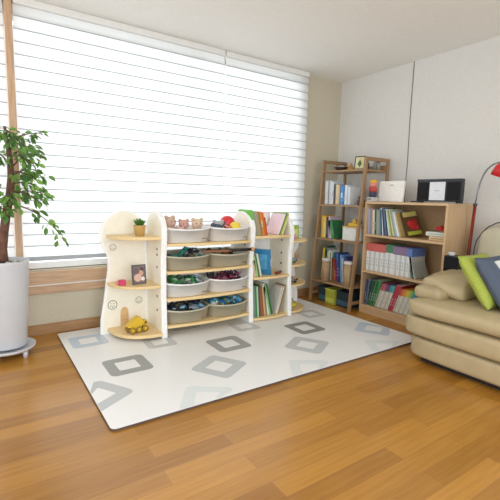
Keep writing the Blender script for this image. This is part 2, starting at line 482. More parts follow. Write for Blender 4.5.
bin_labels = [('white bin full of plush dolls, left on the top tier', 'white bin with a red and a yellow ball, right on the top tier'),
              ('grey bin with teal and black toys, left on the second tier', 'grey bin under the wooden toy sword, right on the second tier'),
              ('white bin of green bricks, left on the third tier', 'white bin of dark and pink beads, right on the third tier'),
              ('grey bin of dark toy cars, left on the bottom tier', 'grey bin of blue and teal blocks, right on the bottom tier')]
bw = make_bin(m_bw, 1); bg = make_bin(m_bg, 1); used = set(); BIN = {}
for r_, z in enumerate((.746, .532, .32, .108)):
    for c_ in range(2):
        src = bg if r_ % 2 else bw; loc = (1.359 + .378 * c_, 2.845, z + .001)
        if src.name not in used: used.add(src.name); src.location = loc; src['label'] = bin_labels[r_][c_]; src['group'] = 'bins in the toy rack'
        else: copy_thing(src, loc, bin_labels[r_][c_], 'bins in the toy rack')
        BIN[(r_, c_)] = loc

# --- bin contents
FUR = {}


def plush(loc, col, s, label, rz=0, name='plush_toy', grp='plush toys in the top bins'):
    s *= 1.0
    m = mat(col, .95, 200, .12, .4); dk = mat('#3c2f2a', .5); pk = mat('#d7a9a0', .9, 100, .08)
    mb = MB(); mb.ball((0, 0, s * .5), (s * .55, s * .5, s * .55), m); mb.ball((0, -.05 * s, s * 1.25), (s * .5, s * .46, s * .45), m)
    o = mb.build(name, None, loc, (0, 0, rz)); tag(o, label, 'plush toy', 'plush toys in the top bins')
    for sx in (-1, 1):
        MB().ball((sx * s * .36, 0, s * 1.62), s * .17, m, 10).build('ear', o); MB().ball((sx * s * .17, -s * .47, s * 1.32), s * .05, dk, 8).build('eye', o)
        MB().ball((sx * s * .55, -s * .2, s * .6), (s * .16, s * .18, s * .3), m, 10).build('arm', o)
    MB().ball((0, -s * .46, s * 1.15), (s * .16, s * .12, s * .12), pk, 10).build('snout', o)
    return o


x0, y0, z0 = BIN[(0, 0)]
plush((x0 - .12, y0 + .12, z0 + .03), '#cfae9c', .10, 'pinkish beige plush doll, leftmost in the white top bin', .3)
plush((x0 + .0, y0 + .12, z0 + .03), '#d3a596', .085, 'pink plush doll in the middle of the white top bin', -.1)
plush((x0 + .11, y0 + .10, z0 + .02), '#d8bfa4', .095, 'cream plush doll with dark eyes, rightmost in the white top left bin', -.2)
plush((x0 - .06, y0 + .05, z0 + .02), '#d9b7ae', .06, 'small pale pink plush toy low at the front of the top left bin', .1)
x0, y0, z0 = BIN[(0, 1)]
plush((x0 - .06, y0 + .12, z0 + .0), '#b9b9b8', .095, 'pale grey plush toy beside the red ball in the top right bin', -.5)
mb = MB(); mb.ball((0, 0, .025), (.055, .035, .03), mat('#4c5562', .9, 100, .1)); mb.ball((-.04, -.01, .045), .02, mat('#4c5562', .9, 100, .1)); mb.tube([(.05, 0, .03), (.075, 0, .05), (.08, .01, .07)], .006, mat('#4c5562', .9, 100, .1))
tag(mb.build('plush_mouse', None, (x0 - .11, y0 + .06, z0 + .085)), 'dark slate plush mouse at the left edge of the top right bin', 'plush toy')


def ball(loc, r, a, b, label):
    o = MB().ball((0, 0, 0), r, mat(a, .35, 10, .04), 24).build('toy_ball', None, loc); tag(o, label, 'ball', 'balls in the top bin')
    MB().lathe([(r * 1.002, -.006), (r * 1.004, 0), (r * 1.002, .006)], mat(b, .35), None, 24, False).build('stripe', o, rot=(.5, .3, 0)); return o


ball((x0 + .045, y0 + .15, z0 + .135), .068, '#d8323a', '#f0e6d8', 'red toy ball in the top right bin, behind the yellow ball')
ball((x0 + .062, y0 + .05, z0 + .105), .052, '#ecd04a', '#e07a30', 'yellow toy ball at the front of the top right bin')


def bricks(loc, n, cols, label, grp, cat='toy brick', name='toy_brick', sx=.14, sy=.1, s=(.032, .018, .016), zz=.02, rnd=True):
    protos = {}
    for k in range(n):
        c = cols[k % len(cols)]; lab = label % c[0]
        if c not in protos:
            m = mat(c[1], .35, 20, .04); mb = MB(); a, b, h = s; mb.box((-a / 2, -b / 2, 0), (a / 2, b / 2, h), m)
            for i in (-1, 0, 1): mb.lathe([(b * .2, h), (b * .2, h + .003)], m, ROLE_T((i * a * .3, 0, 0)), 8)
            o = mb.build(name, None); protos[c] = o
        else:
            o = protos[c].copy(); C.objects.link(o)
        o.location = (loc[0] + random.uniform(-sx, sx), loc[1] + .13 + random.uniform(-sy, sy), loc[2] + zz + .045 * (k / n) + random.uniform(0, .03))
        o.rotation_euler = (random.uniform(-.8, .8), random.uniform(-.8, .8), random.uniform(0, 6))
        tag(o, lab, cat, grp)


def heap(loc, col, label, name='toy_heap'):
    pass


G = (('green', '#4f9a5e'), ('dark green', '#2f6b4d'), ('grey', '#8c9a90'), ('pale green', '#9fc7a0'))
bricks(BIN[(2, 0)], 90, G, 'small %s toy brick in the white bin on the third tier', 'bricks in the third tier bin', s=(.04, .022, .018), zz=.055)
for k, (dx, col, nm) in enumerate(((.11, '#dfe6ee', 'white'), (.14, '#a9bfe0', 'pale blue'))):
    mb = MB(); mb.prism(rrect(-.05, -.03, .05, .03, .012), 0, .035, mat(col, .4)); o = mb.build('toy_case', None, (BIN[(2, 0)][0] + dx - .01, BIN[(2, 0)][1] + .10 + .06 * k, BIN[(2, 0)][2] + .085), (.3, .35, .5), bevel=.006); tag(o, nm + ' plastic toy case beside the green bricks on the third tier', 'toy')
    MB().prism(rrect(-.052, -.032, .052, .032, .012), .016, .019, mat('#7d90ad', .4)).build('seam', o)


def chain(loc, rad, m1, m2, label, nb=22, r=.008, rz=0, sq=.6, amp=.018):
    o = thing('bead_necklace', label, 'necklace', loc, rz, 'bead necklaces in the third tier bin')
    mb = MB()
    for k in range(nb):
        a = 2 * PI * k / nb; mb.ball((rad * math.cos(a), rad * sq * math.sin(a), amp * math.sin(3 * a)), r, m2 if k % 3 == 2 else m1, 8)
    mb.tube([(rad * math.cos(2 * PI * k / 36), rad * sq * math.sin(2 * PI * k / 36), amp * math.sin(6 * PI * k / 36)) for k in range(37)], .0015, m_dot, 5)
    mb.build('beads', o)


mdk = mat('#2e2431', .3); mpk = mat('#c7406f', .35); mbl = mat('#3a3f66', .3); mmr = mat('#6b2636', .3)
bb = BIN[(2, 1)]
for k, (dx, dy, dz, ra, a, b, lab) in enumerate(((-.1, .05, .115, .055, mdk, mmr, 'black and maroon bead necklace at the left of the third tier bin'), (-.02, .10, .125, .06, mmr, mdk, 'maroon bead necklace in the middle of the third tier bin'),
        (.05, .05, .118, .05, mdk, mpk, 'black and pink bead necklace at the front of the third tier bin'), (.11, .12, .12, .045, mbl, mpk, 'navy and pink bead necklace at the right of the third tier bin'),
        (-.04, .03, .105, .07, mpk, mdk, 'pink bead necklace low in the third tier bin'), (.06, .13, .14, .04, mbl, mdk, 'navy and black bead necklace on top of the heap in the third tier bin'), (-.1, .16, .125, .05, mdk, mbl, 'black and navy bead necklace at the back of the third tier bin'))):
    chain((bb[0] + dx, bb[1] + dy + .02, bb[2] + dz), ra, a, b, lab, rz=k * .7)
bricks(bb, 30, (('dark purple', '#3a2c40'), ('pink', '#c05a78'), ('maroon', '#5e2a35')), 'small %s toy piece among the beads on the third tier', 'pieces among the beads', cat='toy piece', name='toy_piece', s=(.03, .02, .016), zz=.05)


def car(loc, col, label, rz, s=1.0, grp='toy cars in the bottom left bin'):
    o = thing('toy_car', label, 'toy car', loc, rz, grp); m = mat(col, .3, 20, .04); k = mat('#26282c', .5); gl = mat('#9db6c4', .15)
    p = [(-.045, 0), (.045, 0), (.047, .012), (.03, .017), (.018, .03), (-.02, .03), (-.034, .018), (-.046, .015)]
    MB().prism([(a * s, b * s) for a, b in p], -.019 * s, .019 * s, m, Matrix(((1, 0, 0, 0), (0, 0, -1, 0), (0, 1, 0, .008 * s), (0, 0, 0, 1)))).build('body', o, bevel=.003)
    for sx in (-1, 1):
        for sy in (-1, 1): MB().lathe([(.010 * s, -.004 * s), (.010 * s, .004 * s)], k, ROLE_T((sx * .028 * s, sy * .02 * s, .01 * s)) @ Matrix.Rotation(PI / 2, 4, 'X'), 12).build('wheel', o)
    MB().prism([(-.018 * s, .0), (.016 * s, 0), (.010 * s, .009 * s), (-.014 * s, .009 * s)], -.0195 * s, .0195 * s, gl, Matrix(((1, 0, 0, 0), (0, 0, -1, 0), (0, 1, 0, .027 * s), (0, 0, 0, 1)))).build('window', o)
    return o


cb = BIN[(3, 0)]
for dx, dy, dz, col, nm, rz, s in ((-.13, .07, .08, '#23283a', 'navy', .3, 1.1), (-.11, .17, .10, '#3b4250', 'slate', -.4, 1.2), (-.02, .07, .085, '#7fb4cf', 'light blue', .9, 1.0), (-.06, .13, .115, '#16181e', 'black', .2, 1.2),
                                   (.05, .15, .12, '#2b2b33', 'charcoal', -.5, 1.3), (.06, .05, .08, '#98a3ad', 'silver', -.3, 1.0), (.12, .1, .10, '#1d2233', 'dark blue', .8, 1.2), (.12, .19, .11, '#32303a', 'dark grey', 0, 1.1)):
    o = car((cb[0] + dx, cb[1] + dy, cb[2] + dz), col, '%s toy car heaped in the grey bin, left on the bottom tier' % nm, rz, s)
    o.rotation_euler = (random.uniform(-.3, .3), random.uniform(-.4, .4), rz)
bricks(cb, 26, (('dark', '#2b2d36'), ('sky blue', '#79a9c8'), ('slate', '#4a5261')), 'small %s toy piece under the cars in the bottom left bin', 'pieces under the toy cars', cat='toy piece', name='toy_piece', s=(.036, .022, .016), zz=.05)
cb = BIN[(3, 1)]
bricks(cb, 34, (('blue', '#2a6fa8'), ('teal', '#3f9fb0'), ('sky blue', '#74b6d6'), ('olive', '#6d7440')), 'small %s toy block in the grey bin, right on the bottom tier', 'blocks in the bottom right bin', s=(.05, .03, .022), zz=.055, name='toy_block', cat='toy block')
for dx, dy, col, nm, rz in ((-.12, .06, '#e8e8e6', 'white', .2), (-.06, .07, '#1f6fb0', 'blue', -.4), (.0, .08, '#3fa7c4', 'cyan', .5), (.1, .13, '#5c6b34', 'green', -.2), (-.12, .16, '#55604a', 'moss green', .1)):
    mb = MB(); mb.box((-.03, -.012, 0), (.03, .012, .055), mat(col, .4)); o = mb.build('toy_box', None, (cb[0] + dx, cb[1] + dy, cb[2] + .075), (.3, .35 * (-1) ** len(nm), rz), bevel=.003)
    tag(o, '%s slab-shaped toy sticking up in the bottom right bin' % nm, 'toy')
    MB().box((-.02, -.0128, .015), (.02, -.012, .04), mat('#d8dde0', .4)).build('face_plate', o)
cb = BIN[(1, 0)]
bricks(cb, 24, (('teal', '#4b9a8c'), ('black', '#26262a'), ('grey', '#77797a')), 'small %s toy piece in the grey bin, left on the second tier', 'pieces in the second tier bin', cat='toy piece', name='toy_piece', s=(.045, .026, .018), zz=.04)
mb = MB(); mb.prism([(-.05, 0), (.045, -.01), (.05, .012), (.02, .02), (.0, .055), (-.018, .055), (-.01, .02), (-.05, .02)], -.01, .01, mat('#3c9c8e', .4), Matrix(((1, 0, 0, 0), (0, 0, -1, 0), (0, 1, 0, 0), (0, 0, 0, 1))))
tag(mb.build('toy_figure', None, (cb[0] - .0, cb[1] + .1, cb[2] + .12), (.2, .1, .4), bevel=.002), 'teal plastic toy standing up in the left bin of the second tier', 'toy')
for dx, dy, rz in ((.06, .08, .4), (.09, .12, -.6), (.05, .16, .1)):
    car((cb[0] + dx, cb[1] + dy, cb[2] + .115), '#25252b', {.4: 'black toy car at the front in the left bin, second tier', -.6: 'black toy car at the right in the left bin, second tier', .1: 'black toy car at the back in the left bin, second tier'}[rz], rz, 1.1, 'black toy cars on the second tier')
cb = BIN[(1, 1)]
bricks(cb, 16, (('brown', '#8a5b3a'), ('black', '#2a2523')), 'small %s toy piece in the grey bin under the toy sword', 'pieces in the second tier right bin', cat='toy piece', name='toy_piece', s=(.05, .03, .02), zz=.04)
sw = thing('toy_sword', 'long brown wooden toy sword with black grip lying across the second tier bins', 'toy', (cb[0] - .06, cb[1] - .01, cb[2] + .136), -.12)
MB().prism([(-.20, .004), (-.15, -.016), (.03, -.02), (.03, .02), (-.15, .02)], -.008, .008, mat('#8f5f3c', .5)).build('blade', sw, bevel=.003)
MB().box((.03, -.035, -.01), (.042, .035, .01), mat('#5c3a25', .5)).build('guard', sw, bevel=.002)
MB().tube([(.042, 0, 0), (.235, 0, .003)], .0125, mat('#1f1c1b', .5), 10).build('grip', sw)
MB().ball((.25, 0, .003), .02, mat('#c99a5c', .5), 12).build('pommel', sw)
for dx in (-.1, -.03, .03):
    mb = MB(); mb.ball((0, 0, 0), (.022, .018, .016), mat('#7d4a30', .5), 12); mb.ball((0, -.004, .012), .009, mat('#2a2020', .5), 8)
    tag(mb.build('wooden_knob', None, (cb[0] + dx, cb[1] + .11 + abs(dx), cb[2] + .12)), {-.1: 'left', -.03: 'middle', .03: 'right'}[dx] + ' one of three brown wooden toy knobs in the second tier bin', 'toy')

# ---------------------------------------------------------------- books
m_page = mat('#efe9da', .8, 80, .05)
BK = {}
m_txt = mat('#b0aba6', .6)


def book_mesh(t, h, d, cover, band, strip):
    k = (t, h, d, cover, band, strip)
    mc = mat(cover, .45, 25, .04); mb = MB(); b = .0015
    mb.box((0, 0, 0), (t, .002, h), mc); mb.box((0, .002, 0), (b, d, h), mc); mb.box((t - b, .002, 0), (t, d, h), mc)
    mb.box((b, .002, .003), (t - b, d - .004, h - .003), m_page)
    if band: mb.box((-.0003, -.0006, h * .72), (t + .0003, d * .98, h + .0003), mat(band, .45, 25, .04))
    if t > .019:
        for q in range(3): mb.box((t * .35, -.0008, h * (.2 + q * .11)), (t * .65, 0, h * (.27 + q * .11)), m_txt)
    if strip: mb.box((t * .22, -.0008, h * .35), (t * .78, 0, h * .62), mat(strip, .5))
    return mb


def book(pos, face, t, h, d, cover, lean, label, group, band=None, strip=None):
    """pos = bottom left (seen from the room) of the spine; face 'x' looks to -x, 'y' looks to -y; lean>0 tips the top to the right"""
    mb = book_mesh(t, h, d, cover, band, strip)
    if lean > 0: L_ = ROLE_T((t, 0, 0)) @ Matrix.Rotation(lean, 4, 'Y') @ ROLE_T((-t, 0, 0))
    else: L_ = Matrix.Rotation(lean, 4, 'Y')
    mb.v = [L_ @ p for p in mb.v]
    o = mb.build('book', None, pos, (0, 0, 0 if face == 'y' else -PI / 2)); return tag(o, label, 'book', group)


ORD = ['first', 'second', 'third', 'fourth', 'fifth', 'sixth', 'seventh', 'eighth', 'ninth', 'tenth', 'eleventh', 'twelfth', 'thirteenth', 'fourteenth', 'fifteenth', 'sixteenth', 'seventeenth', 'eighteenth', 'nineteenth', 'twentieth', 'twenty-first', 'twenty-second', 'twenty-third', 'twenty-fourth', 'twenty-fifth']


def row(start, face, specs, where, group, d=.17):
    """specs: (colour name, hex, thickness, height, lean degrees[, band, strip])"""
    p = Vector(start); prev = None
    for i, s in enumerate(specs):
        nm, hx, t, h, a = s[:5]; band = s[5] if len(s) > 5 else None; strip = s[6] if len(s) > 6 else None
        a_ = math.radians(a)
        if prev is not None and prev < 0 <= a_ or prev is not None and prev <= 0 < a_:
            pass
        step = t / math.cos(a_) + .0016
        lab = '%s, %s from the left %s' % (nm if 'book' in nm else nm + ' book', ORD[i], where)
        off = 0
        if a_ > 0: off = step - t      # right-leaning books pivot on their bottom right corner
        q = p + (Vector((off, 0, 0)) if face == 'y' else Vector((0, -off, 0)))
        book(q, face, t, h, d, hx, a_, lab, group, band, strip)
        p = p + (Vector((step, 0, 0)) if face == 'y' else Vector((0, -step, 0))); prev = a_
    return p


# top of the book rack
row((1.978, 2.86, .781), 'y', [('bright green', '#6fc04a', .02, .225, -12), ('grey', '#9a9a8e', .016, .215, -12), ('olive grey', '#a7a58c', .014, .21, -12), ('tan', '#b79a72', .016, .205, -12), ('dark tan', '#8d7a63', .014, .20, -12),
    ('orange', '#e08a2e', .02, .21, -12, None, '#f6d9a0'), ('deep orange', '#d0701f', .018, .20, -12), ('red', '#c8402c', .012, .16, -12)], 'atop the white book rack', 'books on top of the book rack', .2)
row((2.235, 2.86, .781), 'y', [('pale pink', '#eed6dc', .010, .20, 22), ('dark green', '#3f7a45', .010, .205, 22), ('lime', '#a8c23c', .014, .21, 22), ('cream', '#e8dcb0', .012, .20, 22)], 'in the right bunch atop the white rack', 'right leaning books on the book rack', .2)
tag(MB().box((0, 0, 0), (.13, .012, .20), mat('#f2dfe4', .5)).box((.01, -.001, .02), (.12, 0, .18), mat('#f7f2f0', .5)).build('picture_board', None, (2.20, 3.1, .781), (-.08, 0, 0)), 'pale pink picture board standing behind the books on the white rack', 'board')
# middle of the book rack
row((1.978, 2.85, .416), 'y', [('beige', '#cdbd92', 0.0270, .15, -8), ('light green', '#a8c48a', 0.0189, .19, -14), ('dark green', '#4a7a52', 0.0162, .2, -14), ('cream', '#e5ddc6', 0.0162, .21, -14)], 'on the middle shelf, white rack', 'books on the middle shelf of the white rack', .2)
for px_, w_, h_, hx_, nm_, ry_ in ((2.01, .13, .235, '#2f7fae', 'large blue picture book leaning on the middle shelf of the white rack', -.12),):
    o = book_mesh(.02, h_, .17, hx_, None, '#d6e8f0').build('book', None, (px_ + .16, 2.865, .4165), (0, -.14, .62)); tag(o, nm_, 'book')
    MB().box((-.0006, .03, .05), (0, .14, .19), mat('#5aa5cf', .5, 20, .2)).build('cover_picture', o)
o = MB().box((0, 0, 0), (.13, .05, .07), mat('#3b3936', .5)).build('storage_box', None, (1.98, 3.095, .65), None, bevel=.004)
tag(o, 'black box tucked up behind the blue book on the white rack', 'box'); MB().box((.03, -.001, .02), (.11, 0, .05), mat('#e8e6df', .5)).build('box_label', o)
MB().box((.0, .0, -.2345), (.13, .05, 0), mat('#4b4640', .6)).build('lower_case', o)
for k, (dx, c) in enumerate(((.0, '#8d2f2f'), (.03, '#39424b'))):
    mb = MB(); mb.box((-.025, -.012, 0), (.025, .012, .018), mat(c, .4)); mb.lathe([(.008, -.013), (.008, .013)], mat('#222', .5) if False else m_dot, ROLE_T((-.014, 0, .004)) @ Matrix.Rotation(PI / 2, 4, 'X'), 10)
    tag(mb.build('toy_car', None, (2.25 + dx * 1.6, 2.87 + dx, .417 + .004), (0, 0, .3)), ('red' if k == 0 else 'dark grey') + ' tiny toy car on the middle shelf of the white rack', 'toy car')
# bottom of the book rack
row((1.978, 2.86, .046), 'y', [('blue', '#3f6ea8', 0.0162, .29, -3), ('grey green', '#7d9784', 0.0162, .28, -3), ('green', '#3f8a4a', 0.0189, .285, -4), ('pale grey', '#c7c9bd', 0.0162, .28, -4), ('dark green', '#33583d', 0.0162, .30, -5), ('brown', '#8d5f43', 0.0189, .27, -6),
    ('red brown', '#9d5535', 0.0162, .27, -7), ('tan', '#c2a478', 0.0189, .28, -8), ('khaki', '#8a8a5a', 0.0162, .27, -9), ('white', '#dcdcd4', 0.0189, .30, -12), ('light green', '#8fbf80', 0.0162, .3, -14), ('bottle green', '#2f6a3f', 0.0189, .30, -14)], 'on the bottom shelf, white rack', 'books on the bottom shelf of the white rack', .22)
row((2.238, 2.86, .046), 'y', [('white', '#dcd9d0', .010, .25, 14), ('cream', '#d9cfb2', .012, .26, 16), ('brown', '#8a6a4c', .010, .27, 16)], 'in the right bunch, white rack bottom', 'right leaning books at the bottom of the white rack', .14)

# ---------------------------------------------------------------- corner shelf things
def potted(loc, label):
    o = thing('potted_plant', label, 'plant', loc)
    MB().lathe([(.026, 0), (.034, .055), (.036, .062), (.03, .062), (.028, .052)], mat('#c9a565', .6, 20, .06), None, 20).build('pot', o)
    mb = MB(); lm = leaf_mat('#3d6b35', '#6c9c52')
    for k in range(110):
        a = random.uniform(0, 2 * PI); e = random.uniform(.1, 1.0); L_ = random.uniform(.03, .055)
        d = Vector((math.cos(a) * e, math.sin(a) * e, 1)).normalized(); b = Vector((d.x * .02, d.y * .02, .055)); s = d.cross(Vector((0, 0, 1))).normalized() * .003
        mb.add([b - s, b + s, b + d * L_ * .6 + s * 1.3, b + d * L_, b + d * L_ * .6 - s * 1.3], [(0, 1, 2, 3, 4)], lm)
    mb.build('foliage', o); o.scale = (1.3, 1.3, 1.3)


potted((1.005, 2.98, .801), 'small spiky green plant in a tan pot on top of the left corner shelf')
fr = thing('framed_photo', 'black framed colour photo on the middle board of the left corner shelf', 'picture frame', (.995, 2.965, .4305), .05)
a_ = -.12
MB().box((-.055, 0, 0), (.055, .008, .008), m_dot).box((-.055, 0, .142), (.055, .008, .15), m_dot).box((-.055, 0, .008), (-.048, .008, .142), m_dot).box((.048, 0, .008), (.055, .008, .142), m_dot).build('frame', fr, rot=(a_, 0, 0))
ph = MB(); ph.box((-.048, .003, .008), (.048, .007, .142), mat('#7c6a66', .4, 20, .3))
for (x, z, r, c) in ((-.01, .05, .03, '#dcb5a4'), (.014, .085, .022, '#caa08c'), (-.02, .1, .025, '#6d5a5c'), (.03, .04, .016, '#e8e2de'), (.025, .115, .015, '#4b4248')):
    ph.add([(x + r * math.cos(i * PI / 6), .0025 - r * .001, z + r * math.sin(i * PI / 6)) for i in range(12)], [tuple(range(12))], mat(c, .4))
ph.build('photo', fr, rot=(a_, 0, 0))
MB().box((-.01, .035, 0), (.01, .04, .11), m_dot).build('stand', fr)
tc_ = thing('toy_cup', 'bright pink toy block cup beside the photo frame', 'toy', (.87, 2.99, .4305)); MB().box((-.024, -.02, 0), (.024, .02, .042), mat('#d2406c', .4)).build('cup', tc_, bevel=.005); MB().tube([(-.024, 0, .035), (-.045, 0, .03), (-.045, 0, .012), (-.024, 0, .008)], .004, mat('#e66f92', .4)).build('handle', tc_)
# yellow construction truck
tk = thing('toy_truck', 'yellow toy construction truck on the base of the left corner shelf', 'toy truck', (.965, 2.95, .0655), .15)
my = mat('#e0b92c', .4, 20, .05); mdy = mat('#9b7a2a', .5); mk_ = mat('#5c5140', .6)
MB().box((-.075, -.03, .022), (.07, .03, .035), mdy).build('chassis', tk, bevel=.003)
for x in (-.052, .0, .052):
    for y in (-.036, .036):
        if x == 0 and y > 0 or True:
            wo = MB().lathe([(.012, -.010), (.024, -.010), (.026, -.006), (.026, .006), (.024, .010), (.012, .010)], my if False else mdy, ROLE_T((x, y, .026)) @ Matrix.Rotation(PI / 2, 4, 'X'), 18).build('wheel', tk)
            MB().lathe([(.012, -.0115), (.012, .0115)], my, ROLE_T((x, y, .026)) @ Matrix.Rotation(PI / 2, 4, 'X'), 14).build('hub', wo)
MB().prism([(-.085, .052), (-.02, .035), (.025, .045), (.04, .075), (.015, .122), (-.03, .10)], -.034, .034, my, Matrix(((1, 0, 0, 0), (0, 0, -1, 0), (0, 1, 0, 0), (0, 0, 0, 1)))).build('tipper', tk, bevel=.003)
cbn = MB().prism([(.035, .035), (.082, .035), (.082, .055), (.072, .085), (.04, .085)], -.028, .028, my, Matrix(((1, 0, 0, 0), (0, 0, -1, 0), (0, 1, 0, 0), (0, 0, 0, 1)))).build('cab', tk, bevel=.003)
MB().box((.05, -.0285, .058), (.07, .0285, .077), mk_).build('window', cbn)

# right corner shelf things
mb = MB(); mb.box((0, 0, 0), (.10, .01, .13), mat('#8fae3e', .5)).box((.012, -.001, .02), (.088, 0, .09), mat('#cfd86a', .5)).box((.03, -.0015, .03), (.06, -.0008, .07), mat('#e9efe0', .5))
tag(mb.build('picture_card', None, (2.54, 3.06, .721), (-.1, 0, -.3)), 'green picture card standing on top of the right corner shelf', 'card')
plush((2.54, 2.98, .7215), '#d9a4b0', .028, 'tiny pink doll on top of the right corner shelf', -.3)
for k, (x, y, z, c, nm) in enumerate(((2.51, 2.98, .491, '#8f9a3c', 'olive green'), (2.59, 3.05, .491, '#7b8fc0', 'lilac blue'), (2.50, 2.95, .301, '#4d4a38', 'dark brown'), (2.60, 3.04, .301, '#b78f5a', 'tan'))):
    car((x, y, z), c, nm + ' toy car on the right corner shelf', -.5, .9, 'toy cars on the right corner shelf')
for k, (x, c, nm) in enumerate(((2.46, '#3f4a3a', 'dark green'), (2.55, '#b9a0b8', 'mauve'))):
    mb = MB(); mb.lathe([(.02, 0), (.024, .05), (.012, .065), (.012, .075)], mat(c, .5), None, 16); tag(mb.build('toy_bottle', None, (x, 2.96 + .04 * k, .301 if k == 0 else .046)), nm + ' toy bottle on the right corner shelf', 'toy')
mb = MB(); mb.ball((0, 0, .03), (.07, .05, .028), mat('#c6bf4e', .7)); tag(mb.build('plush_cushion', None, (2.51, 2.97, .0465)), 'yellow green soft toy on the base of the right corner shelf', 'plush toy'); 

# ---------------------------------------------------------------- ladder shelf
m_lad = wood('#8d6c4a', '#a5835c', 2); m_lady = wood('#8f6e4b', '#a8865f', 1)
YL, YR = 3.24, 2.67
ls = thing('ladder_shelf', 'narrow wooden ladder shelf of books standing in the room corner', 'shelf', (3.2, 2.95, 0))
fx = lambda z: 2.995 + .088 * z


def post(y, th=.022):
    mb = MB(); z1 = 1.53
    v = [(fx(0), y - th / 2, 0), (fx(0) + .035, y - th / 2, 0), (fx(0) + .035, y + th / 2, 0), (fx(0), y + th / 2, 0), (fx(z1), y - th / 2, z1), (fx(z1) + .035, y - th / 2, z1), (fx(z1) + .035, y + th / 2, z1), (fx(z1), y + th / 2, z1)]
    mb.add(v, [(0, 3, 2, 1), (4, 5, 6, 7), (0, 1, 5, 4), (1, 2, 6, 5), (2, 3, 7, 6), (3, 0, 4, 7)], m_lad); return mb


for y in (YL, YR):
    W(post(y), 'front_post', ls, bevel=.002)
    W(MB().box((3.455, y - .011, 0), (3.485, y + .011, 1.53), m_lad), 'rear_post', ls, bevel=.002)
    W(MB().box((fx(1.52) + .035, y - .011, 1.495), (3.455, y + .011, 1.53), m_lad), 'top_rail', ls, bevel=.002)
    W(MB().box((fx(.1) + .035, y - .009, .07), (3.455, y + .009, .1), m_lad), 'bottom_rail', ls, bevel=.002)
LZ = (1.415, 1.06, .70, .245)
for z in LZ:
    W(MB().box((fx(z) + .004, YR + .011, z - .02), (3.44, YL - .011, z), m_lady), 'shelf_board', ls, bevel=.002)
    W(MB().box((3.44, YR + .011, z - .02), (3.455, YL - .011, z + .05), m_lady), 'back_lip', ls, bevel=.002)
# second ladder shelf row of books
Bk = lambda *a: a
row((fx(1.06) + .03, YL - .055, 1.061), 'x', [('white', '#dcdcd8', .022, .245, 0), ('pale grey', '#cfd2d2', .02, .25, 0), ('maroon', '#6a3038', .009, .25, 0), ('silver grey', '#c4cacc', .024, .25, 0), ('off-white', '#d9dad6', .022, .24, 0), ('pale blue', '#c6d2d8', .018, .235, 0, None, '#8fa6b0'),
    ('black', '#33343a', .018, .21, 0), ('brown', '#8a6a4c', .012, .21, 0), ('cream', '#d9c9a0', .026, .205, 0), ('beige', '#cbb48a', .024, .20, 0), ('dark blue', '#2f5c8c', .010, .2, 0), ('bright blue', '#4b8cc4', .034, .195, 0, None, '#dce8f0'), ('steel blue', '#3f6f9f', .022, .195, 0),
    ('white', '#dfe3e6', .022, .20, 0), ('silver', '#b9c2c8', .02, .195, 0), ('grey white', '#d0d4d8', .024, .18, 0)], 'on the second ladder board', 'books on the second ladder board', .15)
mb = MB(); mb.ball((0, 0, .03), (.03, .03, .03), mat('#4b3a3c', .6)); mb.ball((0, 0, .07), .022, mat('#5d4a44', .6)); tag(mb.build('figurine', None, (fx(1.06) + .045, YR + .045, 1.061)), 'small dark figurine at the right end of the second ladder board', 'figurine')
row((fx(.7) + .03, YL - .05, .701), 'x', [('orange brown', '#c28a3c', .014, .24, 0), ('mustard', '#d8b030', .022, .235, 0), ('yellow', '#e2cf4c', .03, .225, 0, '#d9b13c'), ('black', '#33303c', .02, .22, 0), ('dark violet', '#4b3c5c', .018, .19, 0), ('pale lilac', '#b9a2b4', .026, .23, -2), ('white', '#d5d8cf', .014, .19, -12), ('green', '#3f8a44', .026, .195, -14), ('bottle green', '#2f6f45', .02, .19, -14)], 'on the third ladder board', 'books on the third ladder board', .15)
wb_ = MB().box((0, 0, 0), (.2, .19, .13), mat('#d8d8d2', .5, 20, .03)).build('storage_box', None, (fx(.7) + .03, YR + .02, .701), bevel=.006); tag(wb_, 'white box on the third ladder board under the yellow toy', 'box'); MB().box((-.003, -.003, .13), (.203, .193, .145), mat('#c9a873', .5)).build('lid', wb_, bevel=.002)
ty = thing('toy_digger', 'yellow and black toy digger on the white box of the ladder shelf', 'toy', (fx(.7) + .09, YR + .10, .847), -PI / 2)
MB().box((-.07, -.03, .0), (.05, .03, .03), mat('#d9b22a', .4)).build('body', ty, bevel=.005); MB().box((-.02, -.022, .03), (.03, .022, .07), mat('#c79f22', .4)).build('cab', ty, bevel=.004); MB().tube([(.04, 0, .03), (.08, 0, .075), (.085, 0, .03)], .008, mat('#2c2a28', .5)).build('arm', ty)
# fourth board: yellow slab, books, two tubs
row((fx(.245) + .03, YL - .03, .246), 'x', [('tall yellow', '#d8bd3a', .03, .34, 3), ('dark green', '#2e4a3c', .02, .36, 3), ('black', '#2c3030', .016, .33, 2), ('grey', '#9aa39a', .018, .34, 0), ('pale green', '#b4c8a4', .016, .31, 0), ('white', '#d9dad0', .016, .32, 0), ('olive', '#7f8a50', .018, .29, 0), ('cream', '#dcd4b4', .016, .30, 0),
    ('teal', '#3f7f86', .018, .3, 0), ('red', '#b83a34', .02, .25, -6), ('orange', '#d07a34', .018, .24, -8), ('crimson', '#b02f3a', .022, .235, -10), ('blue', '#2f5fa8', .022, .3, -6), ('navy', '#2c3c6c', .02, .31, -6), ('sky blue', '#6f9cd0', .02, .29, -4), ('pale grey', '#b8c0c8', .02, .26, -4), ('dark blue', '#26406f', .02, .28, 0), ('indigo', '#3a3f78', .018, .27, 0)], 'on the fourth ladder board', 'books on the fourth ladder board', .14)


